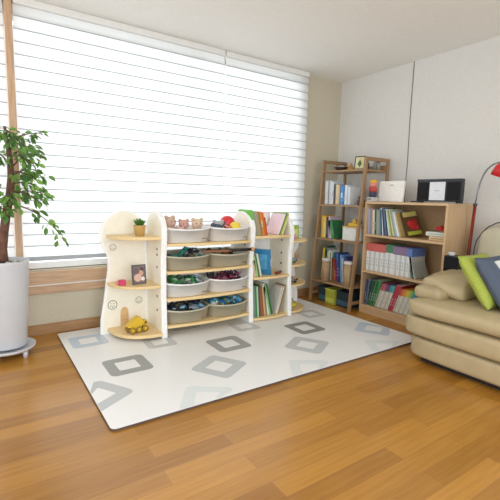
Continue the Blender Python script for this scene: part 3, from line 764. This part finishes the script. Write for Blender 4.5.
def tub(loc, label, r=.042, h=.22):
    o = thing('round_tub', label, 'container', loc); MB().lathe([(r, 0), (r, h)], mat('#a98d6a', .6, 60, .18), None, 22).build('body', o); MB().lathe([(r + .003, h - .004), (r + .003, h + .018), (r - .004, h + .022)], mat('#ddd4d0', .4), None, 22).build('lid', o)


tub((fx(.3) + .03, 3.055, .246), 'tan round tub with white lid, left one on the fourth ladder board')
tub((fx(.3) + .03, 2.745, .246), 'tan round tub with white lid, right one on the fourth ladder board', .044, .23)
for o_ in list(C.objects):
    if o_.get('group') == 'books on the fourth ladder board': o_.location.x += .085
# under the ladder shelf: dark storage boxes and a green box
for (y1, y0_, c, nm, lc) in ((3.19, 3.06, '#2b3f44', 'dark teal storage box under the ladder shelf, at the left', '#3f6c74'), (3.055, 2.925, '#a6ad3c', 'yellow green box between the dark boxes under the ladder shelf', '#c6cc55'), (2.92, 2.74, '#26343c', 'dark blue storage box under the ladder shelf, at the right', '#3f5f74')):
    xx = 3.06 + (.0 if 'green box' in nm else .03)
    mb = MB(); mb.box((0, 0, 0), (.28, y1 - y0_, .15), mat(c, .5, 20, .08)); o = mb.build('storage_box', None, (xx, y0_, .001), bevel=.005); tag(o, nm, 'box', 'boxes under the ladder shelf')
    MB().box((-.0015, .01, .02), (0, y1 - y0_ - .01, .07), mat(lc, .5)).build('box_label', o); MB().box((-.004, -.002, .15), (.284, y1 - y0_ + .002, .165), mat(lc if 'green box' in nm else c, .5)).build('lid', o, bevel=.002)
# top ladder board
pf = thing('framed_picture', 'small frame with a green tree picture on the top ladder board', 'picture frame', (fx(1.41) + .07, 2.80, 1.416), -PI / 2 + .25)
for a, b in (((-.055, 0, 0), (.055, .01, .01)), ((-.055, 0, .125), (.055, .01, .135)), ((-.055, 0, .01), (-.047, .01, .125)), ((.047, 0, .01), (.055, .01, .125))):
    MB().box(a, b, mat('#3a342e', .5)).build('frame_bar', pf, rot=(-.15, 0, 0))
pp = MB().box((-.047, .003, .01), (.047, .008, .125), mat('#d8d2a0', .5, 20, .05)); pp.prism([(-.018, .04), (.018, .04), (.022, .06), (0, .1), (-.022, .06)], 0, .001, mat('#4f6a3a', .5), Matrix(((1, 0, 0, 0), (0, 0, -1, .0028), (0, 1, 0, 0), (0, 0, 0, 1)))).box((-.004, .002, .022), (.004, .003, .042), mat('#4f4a3a', .5)); pp.build('picture', pf, rot=(-.15, 0, 0))
bk = thing('wicker_tray', 'low dark brown wicker tray on the top ladder board', 'tray', (fx(1.41) + .09, 3.06, 1.416)); MB().lathe([(.04, 0), (.07, .03), (.075, .035), (.065, .033), (.04, .008)], mat('#4d382c', .8, 90, .3, .5), None, 22).build('bowl', bk); MB().tube([(0, -.07, .033), (0, -.05, .06), (0, .05, .06), (0, .07, .033)], .004, mat('#5c4434', .8)).build('handle', bk)
gd = thing('golden_bell', 'golden bell ornament beside the tree picture on the ladder shelf', 'ornament', (fx(1.41) + .09, 2.925, 1.416)); MB().lathe([(.035, 0), (.03, .02), (.018, .045), (.008, .055)], mat('#b98d45', .35, 20, .1, 0, .5), None, 18).build('bell', gd); MB().ball((0, 0, .062), .011, mat('#b98d45', .35), 10).build('knob', gd)
for k, (y, c, nm) in enumerate(((2.84, '#3c3a38', 'dark'), (2.74, '#9b9c94', 'grey'))):
    o = MB().lathe([(.02, 0), (.022, .07), (.012, .085), (.012, .10)], mat(c, .4), None, 16).build('bottle', None, (3.36, y, 1.416)); tag(o, nm + ' small bottle at the back of the top ladder board', 'bottle'); MB().lathe([(.013, .10), (.013, .115)], m_dot, None, 12).build('cap', o)
jr = thing('glass_jar', 'grey green glass jar at the right end of the top ladder board', 'jar', (3.36, 2.70 + .0, 1.416)); MB().lathe([(.018, 0), (.02, .055), (.014, .07)], mat('#8c9488', .2), None, 16).build('body', jr); MB().lathe([(.016, .07), (.016, .085)], mat('#6d6a60', .4), None, 16).build('lid', jr)

# ---------------------------------------------------------------- bookcase
m_bc = wood('#c3a078', '#d2b38b', 1); m_bcz = wood('#c3a078', '#d2b38b', 2); m_bcd = wood('#b08e66', '#c2a27a', 0)
X0, X1, Y0, Y1, H = 3.125, 3.50, 1.80, 2.64, 1.10
bc = thing('bookcase', 'light wood three-shelf bookcase against the wall between ladder shelf and sofa', 'bookcase', (3.3, 2.22, 0))
W(MB().box((X0, Y0, 0), (X1, Y0 + .02, H - .022), m_bcz), 'side_panel', bc, bevel=.002)
W(MB().box((X0, Y1 - .02, 0), (X1, Y1, H - .022), m_bcz), 'side_panel', bc, bevel=.002)
W(MB().box((X0 - .003, Y0, H - .022), (X1, Y1, H), m_bc), 'top_board', bc, bevel=.002)
W(MB().box((X1 - .012, Y0 + .02, .02), (X1 - .002, Y1 - .02, H - .022), m_bcd), 'back_panel', bc)
BZ = (.785, .43, .085)
for z in BZ: W(MB().box((X0 + .002, Y0 + .02, z - .022), (X1 - .012, Y1 - .02, z), m_bc), 'shelf_board', bc, bevel=.002)
W(MB().box((X0 + .01, Y0 + .02, 0), (X0 + .025, Y1 - .02, .063), m_bc), 'kick_board', bc)
xs = X0 + .03
row((xs, Y1 - .028, .786), 'x', [('lilac', '#a9a9c4', 0.0203, .245, -2), ('slate blue', '#7c8aa8', 0.0158, .25, -2), ('rose grey', '#b58f8f', 0.0158, .25, -3), ('cream', '#dccfae', 0.0226, .235, -3), ('dark green', '#2f4a3a', 0.0203, .24, -3), ('sage', '#8fa592', 0.0158, .24, -4), ('grey', '#8f989c', 0.0158, .23, -4), ('teal grey', '#6f8c90', 0.0158, .25, -5), ('dark blue', '#34456f', 0.0158, .24, -6),
    ('white', '#d9dce0', 0.0113, .26, -8), ('navy', '#2f3b5c', 0.0181, .255, -9), ('blue grey', '#5f7390', 0.0158, .25, -10), ('black', '#2f3338', 0.0158, .24, -11), ('white', '#d5d8d6', 0.0136, .25, -12), ('pale green', '#a9bf9a', 0.0158, .25, -13), ('olive', '#8a8c4c', 0.0136, .25, -14), ('pale yellow', '#d6cf86', 0.0136, .25, -15), ('grey green', '#93a08c', 0.0136, .245, -16), ('pale blue', '#9fb4cc', 0.0181, .24, -17), ('white', '#e0e0da', 0.0181, .23, -18), ('tan', '#b89f6a', 0.0158, .23, -19)],
    'on the bookcase top shelf', 'books on the top shelf of the bookcase')
# book with a red flower cover, leaning, turned to the room
o = book_mesh(.014, .23, .17, '#5b3f2a', None, None).build('book', None, (xs + .02, 2.19, .79), (0, 0, 0))
o.rotation_euler = (0, 0, 0); o.matrix_world = ROLE_T((X0 + .075, 2.205, .7915)) @ Matrix.Rotation(-PI / 2 + .0, 4, 'Z') @ Matrix.Rotation(math.radians(-24), 4, 'Y') @ Matrix.Rotation(math.radians(-18), 4, 'Z')
tag(o, 'leaning book with a red flower on its brown cover, bookcase top shelf', 'book')
fl = MB()
for (yy, zz, r, c) in ((.09, .09, .04, '#b8282c'), (.06, .115, .028, '#c8322f'), (.11, .125, .03, '#a01f28'), (.12, .07, .022, '#c23a34')): fl.add([(.0146 + r * .001 * 1, yy + r * math.cos(i * PI / 6), zz + r * math.sin(i * PI / 6)) for i in range(12)], [tuple(range(12))], mat(c, .5))
fl.box((.0141, .01, .005), (.0145, .16, .04), mat('#a9b53a', .5)); fl.box((.0141, .01, .18), (.0145, .16, .225), mat('#b9b064', .5)); fl.build('cover_picture', o)
# stacked boxes with red flower
for k, (z, s, c, nm) in enumerate(((.786, (.17, .15), '#d9bf98', 'cream flat box, lower of two on the top shelf of the bookcase'), (.823, (.19, .18), '#d6dccf', 'white flat box, upper of two under the red flower'))):
    o = MB().box((0, 0, 0), (s[0], s[1], .034), mat(c, .5)).build('flat_box', None, (X0 + .05, Y0 + .03, z), bevel=.004); tag(o, nm, 'box'); MB().box((-.001, .02, .012), (0, s[1] - .02, .022), mat('#a88c62' if k == 0 else '#a9b3a8', .5)).build('box_label', o)
fw = thing('fabric_flower', 'red fabric flower lying on the white flat box in the bookcase', 'flower', (X0 + .10, Y0 + .10, .858)); mb = MB()
for k in range(9): a = k * 2 * PI / 9 * 1.0; mb.ball((.024 * math.cos(a), .03 * math.sin(a), .022 + .01 * (k % 2)), (.018, .018, .014), mat('#c22a26', .7), 10)
mb.ball((0, 0, .04), .017, mat('#a81e22', .7), 10); mb.build('petals', fw); MB().tube([(0, 0, .02), (-.02, .05, .008), (0, .085, .008)], .004, mat('#3c4a2c', .6)).build('stem', fw)
# middle shelf series
W_ = ('#e2e3e1', '#c6c8c8')
row((xs, Y1 - .03, .431), 'x', [('white book with red top band', W_[k % 2], .0265, .265, 0, '#c8645c') for k in range(8)] + [('white book with green top band', W_[k % 2], .024, .275, 0, '#4f7f5e') for k in range(3)] + [('white book with purple top band', W_[k % 2], .023, .265, 0, '#86708f') for k in range(6)] + [('white book with blue top band', W_[k % 2], .024, .262, 0, '#5f78b4') for k in range(2)] +
    [('grey green', '#6f7f72', .018, .24, -8), ('dark green', '#3a4a3a', .014, .22, -14), ('pale grey', '#b0b8b4', .014, .2, -20)], 'on the bookcase middle shelf', 'books on the middle shelf of the bookcase', .2)
o = MB().box((0, 0, 0), (.2, .15, .012), mat('#d8d4c0', .5)).box((.01, .01, .012), (.19, .14, .03), mat('#e2e0d6', .6)).build('paper_stack', None, (X0 + .04, Y0 + .035, .431)); tag(o, 'flat stack of white papers at the right of the middle bookcase shelf', 'papers')
# bottom shelf
bs = [('navy', '#3f4a6c', .02, .25, 3), ('slate', '#5f6d7c', .018, .25, 5), ('dark green', '#2f5a48', .02, .26, 12), ('green', '#3f7a4a', .02, .265, 14), ('bottle green', '#2f6440', .02, .265, 15), ('leaf green', '#4c8a52', .02, .265, 15)]
W2 = '#d2cdbd'; W3 = '#b9b6ac'
for nm, b, t_ in (('pink', '#a8525e', .024), ('rose', '#b0606c', .022), ('purple', '#7a4a74', .022), ('plum', '#6c3f60', .02), ('teal', '#3f8f94', .024), ('turquoise', '#4ba3a0', .022)): bs.append((nm + ' topped white', W2 if len(bs) % 2 else W3, t_, .25, 17, b))
bs += [('tall red', '#a83244', .028, .265, 18), ('crimson', '#b23a48', .022, .265, 18)]
for nm, b, t_ in (('orange red', '#c0523c', .022), ('orange', '#cf7a34', .022), ('amber', '#cf9a3c', .02), ('yellow', '#c9b04a', .02), ('lime', '#8fae4a', .022), ('green', '#4f9a5a', .02), ('blue', '#3f74a8', .022), ('dark blue', '#2f4f86', .02)): bs.append((nm + ' topped white', W2 if len(bs) % 2 else W3, t_, .24, 19, b))
row((xs, Y1 - .03, .086), 'x', bs, 'on the bookcase bottom shelf', 'books on the bottom shelf of the bookcase', .2)
# between bookcase and ladder top: colourful toy on small box
sb = MB().box((0, 0, 0), (.085, .07, .04), mat('#c8c4c0', .5)).build('flat_box', None, (X0 + .012, 2.567, H + .001), bevel=.003); tag(sb, 'pale grey flat box under the colourful clown toy', 'box'); MB().box((-.001, .01, .012), (0, .06, .03), mat('#8a8480', .5)).build('box_label', sb)
cw = thing('clown_toy', 'colourful toy with yellow top and red and blue body beside the ladder shelf', 'toy', (X0 + .055, 2.60, H + .042))
MB().lathe([(.03, 0), (.036, .03), (.03, .07)], mat('#3b3f5c', .6, 25, .3), None, 16).build('body', cw); MB().lathe([(.034, .05), (.04, .08), (.032, .1)], mat('#b8473c', .6), None, 16).build('collar', cw); MB().ball((0, 0, .12), .034, mat('#d98a7a', .6), 14).build('head', cw); MB().ball((0, 0, .148), (.036, .036, .022), mat('#e0b038', .7), 12).build('hat', cw)
# white display panel
lb = thing('light_box', 'white rectangular panel standing on the bookcase top at the left', 'light box', (X0 + .16, 2.468, H + .001), -PI / 2)
MB().box((-.142, -.012, .0), (.135, .012, .198), mat('#f2f0ea', .35)).build('panel', lb, bevel=.004, rot=(-.07, 0, 0)); MB().box((-.02, -.0135, .155), (.02, -.012, .161), m_mark).build('maker_mark', lb, rot=(-.07, 0, 0)); MB().box((-.06, .035, 0), (.06, .05, .09), mat('#cfccc4', .5)).build('stand', lb)
# audio player
ap = thing('audio_player', 'flat black audio player with a white centre panel on the bookcase top', 'audio player', (X0 + .12, 1.957, H + .001), -PI / 2 + .06)
mbk = mat('#141519', .35, 20, .05); MB().box((-.192, -.025, .012), (.192, .03, .200), mbk).build('body', ap, bevel=.006); MB().box((-.075, -.03, .022), (.06, -.025, .175), mat('#dfe2e8', .3)).build('centre_panel', ap, bevel=.002)
MB().box((-.192, -.027, .178), (.192, -.0245, .200), mat('#2b2e35', .3)).build('top_strip', ap)
for s_ in (-1, 1): MB().box((-.182 if s_ < 0 else .075, -.0268, .025), (-.085 if s_ < 0 else .182, -.025, .172), mat('#0d0e11', .9, 400, .3, .3)).build('speaker_grille', ap)
for x in (-.17, .17): MB().box((x - .02, -.02, 0), (x + .02, .028, .012), mbk).build('foot', ap)
mkp = MB()
for k in range(4): mkp.box((-.028 + k * .010, -.0308, .10), (-.021 + k * .010, -.03, .105), m_mark)
mkp.build('maker_mark', ap)
tag(MB().box((-.05, -.016, 0), (.05, .016, .012), mbk).build('remote_control', None, (X0 + .045, 2.115, H + .001), (0, 0, PI / 2 + .1), bevel=.003), 'small black remote control lying in front of the audio player', 'remote')
# cable on the wall
tag(MB().tube([(WX - .004, 2.497, CZ), (WX - .004, 2.50, 1.9), (WX - .004, 2.494, 1.5), (WX - .004, 2.50, 1.2), (WX - .006, 2.495, 1.0)], .0035, mat('#77756c', .6), 6).build('wall_cable'), 'thin grey cable hanging down the wall behind the bookcase', 'cable')

# ---------------------------------------------------------------- sofa
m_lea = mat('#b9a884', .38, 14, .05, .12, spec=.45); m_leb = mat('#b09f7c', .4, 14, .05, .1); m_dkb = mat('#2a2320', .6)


def puff(name, a, b, parent, m=None, r=.05, wr=.006, sub=3, f=5.0, seed=0, bul=.0, M=None):
    """rounded upholstery block with soft wrinkles"""
    bm = bmesh.new(); bmesh.ops.create_cube(bm, size=1)
    c = (Vector(a) + Vector(b)) / 2; s = Vector(b) - Vector(a)
    bmesh.ops.subdivide_edges(bm, edges=bm.edges, cuts=9, use_grid_fill=True)
    for v in bm.verts:
        p = Vector((v.co.x * s.x, v.co.y * s.y, v.co.z * s.z)); h = s / 2; rr = min(r, h.x * .98, h.y * .98, h.z * .98)
        q = Vector([max(-h[i] + rr, min(h[i] - rr, p[i])) for i in range(3)]); d = p - q
        if d.length > 1e-6: p = q + d.normalized() * rr
        u = [2 * abs(v.co[i]) for i in range(3)]
        for i in range(3):
            o_ = [u[j] for j in range(3) if j != i]
            p[i] += math.copysign(1, v.co[i]) * bul * (1 - o_[0] ** 2) * (1 - o_[1] ** 2) * (u[i] > .98)
        nn = noise.noise(Vector((p.x * f * 1.6 + seed, p.y * f, p.z * f))); p += (d.normalized() if d.length > 1e-6 else Vector((0, 0, 1))) * nn * wr
        v.co = p + c
    me = bpy.data.meshes.new(name)
    if M: bmesh.ops.transform(bm, matrix=M, verts=bm.verts)
    bm.to_mesh(me); bm.free(); me.materials.append(m or m_lea)
    for p in me.polygons: p.use_smooth = True
    o = bpy.data.objects.new(name, me); C.objects.link(o)
    if parent: o.parent = parent; o.location = -parent.location
    sm = o.modifiers.new('sub', 'SUBSURF'); sm.levels = 1; sm.render_levels = 1
    return o


so = thing('sofa', 'beige leather sofa with puffy armrest along the right wall', 'sofa', (2.95, .6, 0))
ye = -.5
W(MB().box((2.53, ye + .05, 0), (3.42, 1.56, .04), m_dkb), 'plinth', so)
puff('base_panel', (2.455, ye, .035), (3.45, 1.645, .19), so, m_lea, .035, .004, bul=.006)
puff('front_panel', (2.435, ye, .185), (3.45, 1.685, .335), so, m_lea, .04, .004, bul=.008, seed=3)
puff('seat_cushion', (2.43, .42, .325), (3.35, 1.665, .445), so, m_lea, .05, .006, bul=.012, seed=5)
puff('seat_cushion', (2.43, ye, .325), (3.35, .415, .445), so, m_lea, .05, .006, bul=.012, seed=8)
puff('armrest', (2.64, 1.345, .435), (3.4, 1.71, .585), so, m_lea, .085, .032, f=9, bul=.014, seed=2)
puff('armrest_roll', (2.55, 1.47, .42), (3.3, 1.69, .525), so, m_leb, .055, .010, f=7, seed=9)
puff('backrest', (3.22, ye, .40), (3.48, 1.635, .965), so, mat('#c4bca4', .5, 14, .04, .1), .128, .006, seed=4)
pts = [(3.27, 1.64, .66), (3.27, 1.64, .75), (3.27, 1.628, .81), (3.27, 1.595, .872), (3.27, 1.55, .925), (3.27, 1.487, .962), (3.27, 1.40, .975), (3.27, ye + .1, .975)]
W(MB().tube(pts, .0045, m_dkb, 6), 'backrest_shadow_line', so)  # dark tube stands in for the shadow outlining the backrest against the wall

# loose cushions


def cushion(name, label, Mx, w_, h_, d_, m, seed=0, n=14, corners=.9):
    v = []; fs = []
    for side in (1, -1):
        for j in range(n + 1):
            for i in range(n + 1):
                u = -1 + 2 * i / n; q = -1 + 2 * j / n
                k = (1 - abs(u) ** 2.6) * (1 - abs(q) ** 2.6); pin = 1 - .03 * (1 - abs(q) ** 2) * abs(u) ** 3 ; pin2 = 1 - .03 * (1 - abs(u) ** 2) * abs(q) ** 3
                th = d_ / 2 * max(k, 0) ** .36 + .004 + .004 * noise.noise(Vector((u * 2.5 + seed, q * 2.5, side)))
                v.append((u * w_ / 2 * pin, side * th, q * h_ / 2 * pin2))
    N = (n + 1) ** 2
    for s_ in (0, 1):
        for j in range(n):
            for i in range(n):
                a = s_ * N + j * (n + 1) + i; fs.append((a, a + 1, a + n + 2, a + n + 1))
    b = [i for i in range(n)] + [(j) * (n + 1) + n for j in range(n)] + [n * (n + 1) + n - i for i in range(n)] + [(n - j) * (n + 1) for j in range(n)]
    for i in range(len(b)): a, c = b[i], b[(i + 1) % len(b)]; fs.append((a, c, c + N, a + N))
    mb = MB(); mb.add(v, fs, m, None, True); o = mb.build(name, None); o.matrix_world = Mx
    return tag(o, label, 'cushion')


m_grn = mat('#a9b650', .9, 120, .12, .3); m_den = mat('#545f70', .9, 160, .1, .3)
RX = lambda a: Matrix.Rotation(math.radians(a), 4, 'X')
Mg = ROLE_T((2.722, 1.27, .612)) @ RX(-35)
cushion('throw_cushion', 'lime green throw cushion leaning against the sofa armrest', Mg, .34, .37, .10, m_grn)
Md = ROLE_T((2.745, 1.168, .612)) @ RX(-35)
dn = cushion('throw_cushion', 'denim blue cushion with a white patch in front of the green cushion', Md, .38, .37, .10, m_den, 4)
pa = MB(); pa.box((-.08, -.056, .02), (.06, -.044, .13), mat('#dfe0dc', .8)); pa.lathe([(.024, 0), (.024, .001)], mat('#26262a', .8), Matrix(((1, 0, 0, -.02), (0, 0, -1, -.0562), (0, 1, 0, .08), (0, 0, 0, 1))), 16); pa.build('patch', dn)

# black speaker box with a white cup behind the armrest
sp = thing('desk_speaker', 'small black box speaker standing on the back corner of the sofa armrest', 'speaker', (3.0, 1.668, .565), 0)
MB().box((0, -.055, .004), (.11, .06, .132), mat('#17161a', .5, 20, .05)).build('cabinet', sp, bevel=.004); MB().box((-.003, -.05, .01), (0, .055, .126), mat('#101014', .95, 300, .3)).build('grille', sp); MB().box((.01, -.045, 0), (.1, .05, .004), mbk).build('base', sp)
cu = thing('white_cup', 'small white cup on top of the small black speaker', 'cup', (3.03, 1.685, .6975)); MB().lathe([(.018, 0), (.024, .008), (.026, .026), (.022, .027), (.020, .010)], mat('#d8dade', .3), None, 20).build('bowl', cu); MB().tube([(-.024, 0, .022), (-.036, 0, .02), (-.036, 0, .012), (-.022, 0, .008)], .003, mat('#d8dade', .3)).build('handle', cu)

# ---------------------------------------------------------------- floor lamp
m_red = mat('#86200f', .35, 10, .04); m_red2 = mat('#d01f26', .3, 10, .03); m_met = mat('#8c9096', .3, 20, .03, 0, .7)
fl_ = thing('floor_lamp', 'red floor lamp with curved neck and red shade behind the sofa', 'lamp', (3.45, 1.70, 0))
W(MB().lathe([(.05, 0), (.05, .012), (.02, .02), (.012, .03)], m_red, ROLE_T((3.45, 1.80, 0)), 24), 'base', fl_)
W(MB().tube([(3.45, 1.80, .02), (3.36, 1.71, 1.09)], .012, m_red, 12), 'pole', fl_)
W(MB().lathe([(.016, 0), (.016, .02)], m_dot, ROLE_T((3.36, 1.71, 1.085)), 12), 'collar', fl_)
nk = [(3.36, 1.71, 1.1), (3.36, 1.704, 1.16), (3.36, 1.697, 1.22), (3.36, 1.685, 1.28), (3.355, 1.665, 1.33), (3.35, 1.64, 1.37), (3.34, 1.61, 1.395), (3.33, 1.58, 1.41), (3.31, 1.54, 1.418), (3.28, 1.48, 1.42)]
W(MB().tube(nk, .006, m_met, 8), 'neck', fl_)
Ms = ROLE_T((3.27, 1.462, 1.412)) @ Matrix.Rotation(math.radians(20), 4, 'X')
sh = W(MB().lathe([(.022, .0), (.045, -.014), (.062, -.045), (.070, -.11), (.066, -.11), (.058, -.047), (.041, -.018), (.018, -.006)], m_red2, Ms, 28, False), 'lamp_shade', fl_)
W(MB().lathe([(.012, -.01), (.026, .0), (.03, .02), (.022, .035), (.008, .04)], m_met, Ms, 18), 'socket_cap', fl_)
W(MB().ball((0, 0, -.065), (.028, .028, .035), mat('#f4f2ea', .3), 14, Ms), 'bulb', fl_)

# ---------------------------------------------------------------- potted tree
PX, PY = .118, 3.09
m_pot = mat('#cdd0d6', .3, 10, .02)
st = thing('plant_stand', 'round white plant stand with short legs under the tree pot', 'stand', (PX, PY, 0))
MB().lathe([(.02, .05), (.16, .05), (.17, .06), (.172, .072), (.166, .072), (.158, .062), (.02, .06)], m_pot, None, 40).build('dish', st)
for k in range(5):
    a = 2 * PI * k / 5 + .45
    MB().lathe([(.014, 0), (.018, .05)], m_pot, ROLE_T((.14 * math.cos(a), .14 * math.sin(a), 0)), 12).build('leg', st)
pt = thing('potted_tree', 'leafy green indoor tree in a tall white pot by the window', 'potted tree', (PX, PY, .0725))
MB().lathe([(.116, 0), (.12, .01), (.153, .57), (.155, .585), (.147, .585), (.143, .55)], m_pot, None, 48).build('pot', pt)
MB().lathe([(.001, .552), (.143, .552), (.143, .556), (.001, .565)], mat('#4b3a2c', .9, 60, .3, .5), None, 30).build('soil', pt)
sto = MB()
for k in range(14): a = random.uniform(0, 6.28); r_ = random.uniform(.05, .12); sto.ball((r_ * math.cos(a), r_ * math.sin(a), .57), (.018, .015, .012), mat('#cfccc0', .7, 30, .1), 8)
sto.build('pebbles', pt)
m_bark = mat('#6b4a3a', .85, 30, .3, .6)
tr = MB()
P0 = Vector((0, 0, 0))
tp = [(.005, -.02, .55), (.0, -.03, .66), (.015, -.03, .78), (.035, -.02, .90), (.06, -.02, 1.02), (.072, -.01, 1.13), (.07, 0, 1.25), (.05, 0, 1.45)]
tr.tube(tp, [.030, .028, .027, .026, .025, .022, .017, .008], m_bark, 10)
tp2 = [(-.05, .02, .55), (-.03, .02, .7), (-.045, .02, .85), (-.04, .0, 1.0), (-.07, 0, 1.2), (-.12, 0, 1.4)]
tr.tube(tp2, [.024, .022, .021, .019, .014, .007], m_bark, 10)
tr.build('trunk', pt)
BRS = []
# branches: end points (world), start height index
ends = [((.05, -.02, 1.03), (.24, -.10, 1.00), (.345, -.14, .80)), ((.06, -.01, 1.08), (.18, -.08, 1.15), (.27, -.1, 1.08)), ((.07, 0, 1.2), (.17, -.06, 1.30), (.27, -.08, 1.22)), ((.07, 0, 1.25), (.16, -.1, 1.40), (.24, -.12, 1.32)), ((.05, 0, 1.4), (.14, -.05, 1.50), (.26, -.06, 1.49)), ((.05, 0, 1.3), (.16, .05, 1.44), (.25, .08, 1.41)),
        ((.05, 0, 1.45), (.04, -.1, 1.52), (.07, -.16, 1.46)), ((.05, 0, 1.45), (-.03, .0, 1.53), (-.08, -.05, 1.48)), ((.06, 0, 1.22), (.12, -.13, 1.27), (.19, -.2, 1.17)), ((.06, 0, 1.1), (.13, -.12, 1.13), (.22, -.16, 1.04)), ((-.08, 0, 1.2), (-.15, -.1, 1.3), (-.25, -.12, 1.2)), ((-.08, 0, 1.2), (-.06, -.15, 1.2), (-.04, -.22, 1.1)),
        ((-.12, 0, 1.4), (-.2, .03, 1.5), (-.3, 0, 1.4)), ((.05, -.01, 1.08), (.04, -.12, 1.12), (.05, -.2, 1.05)), ((.05, 0, 1.4), (.10, .1, 1.48), (.17, .14, 1.40)), ((-.04, 0, 1.0), (-.01, -.1, 1.04), (.03, -.17, .97)), ((.05, 0, 1.35), (.12, -.12, 1.36), (.19, -.16, 1.28)), ((.05, 0, 1.3), (.0, -.12, 1.38), (-.03, -.2, 1.3)), ((.06, 0, 1.15), (.17, .04, 1.2), (.25, .06, 1.12)), ((.05, 0, 1.42), (.1, -.1, 1.48), (.14, -.18, 1.38))]
brm = MB(); lf = MB(); LM = [leaf_mat('#3c6a36', '#5a904a'), leaf_mat('#5f8f44', '#8fb85c'), leaf_mat('#2c5531', '#44743f')]


def leaf(p, d, L_, m):
    d = d.normalized(); up = Vector((random.uniform(-.5, .5), random.uniform(-.9, .1), random.uniform(.2, 1))).normalized(); s = d.cross(up)
    if s.length < .1: return
    s.normalize(); nn = s.cross(d).normalized(); wv = L_ * .25
    pts = [p, p + d * L_ * .3 + s * wv * .85 + nn * .004, p + d * L_ * .6 + s * wv + nn * .003, p + d * L_ - nn * L_ * .12, p + d * L_ * .6 - s * wv + nn * .003, p + d * L_ * .3 - s * wv * .85 + nn * .004, p + d * L_ * .35 - nn * .002, p + d * L_ * .65 - nn * .004]
    lf.add(pts, [(0, 1, 6), (1, 2, 7, 6), (2, 3, 7), (3, 4, 7), (4, 5, 6, 7), (5, 0, 6)], m, None, False)


for e in ends:
    a, b, c = [Vector(p) for p in e]; pts = []
    for i in range(11):
        t_ = i / 10; pts.append(a * (1 - t_) ** 2 + b * 2 * t_ * (1 - t_) + c * t_ * t_)
    brm.tube(pts, [.006 - .0045 * i / 10 for i in range(11)], m_bark, 6)
    L_all = 26
    for k in range(L_all):
        t_ = .25 + .75 * k / (L_all - 1); i = min(9, int(t_ * 10)); p = pts[i].lerp(pts[i + 1], t_ * 10 - i); d = (pts[i + 1] - pts[i]).normalized()
        side = Vector((random.uniform(-1, 1), random.uniform(-1, 1), random.uniform(-.9, .5)))
        q = p + side * .032
        if k % 3 == 0: brm.tube([p, (p + q) / 2 + Vector((0, 0, .004)), q], .0015, m_bark, 4)
        leaf(q, d * .7 + side * .8 + Vector((0, 0, -.35)), random.uniform(.04, .062), random.choice(LM))
brm.build('branches', pt, loc=(0, 0, -.0725 + 0)); lf.build('foliage', pt, loc=(0, 0, -.0725))
for o_ in pt.children:
    if o_.name.startswith('trunk'): o_.location = (0, 0, 0)
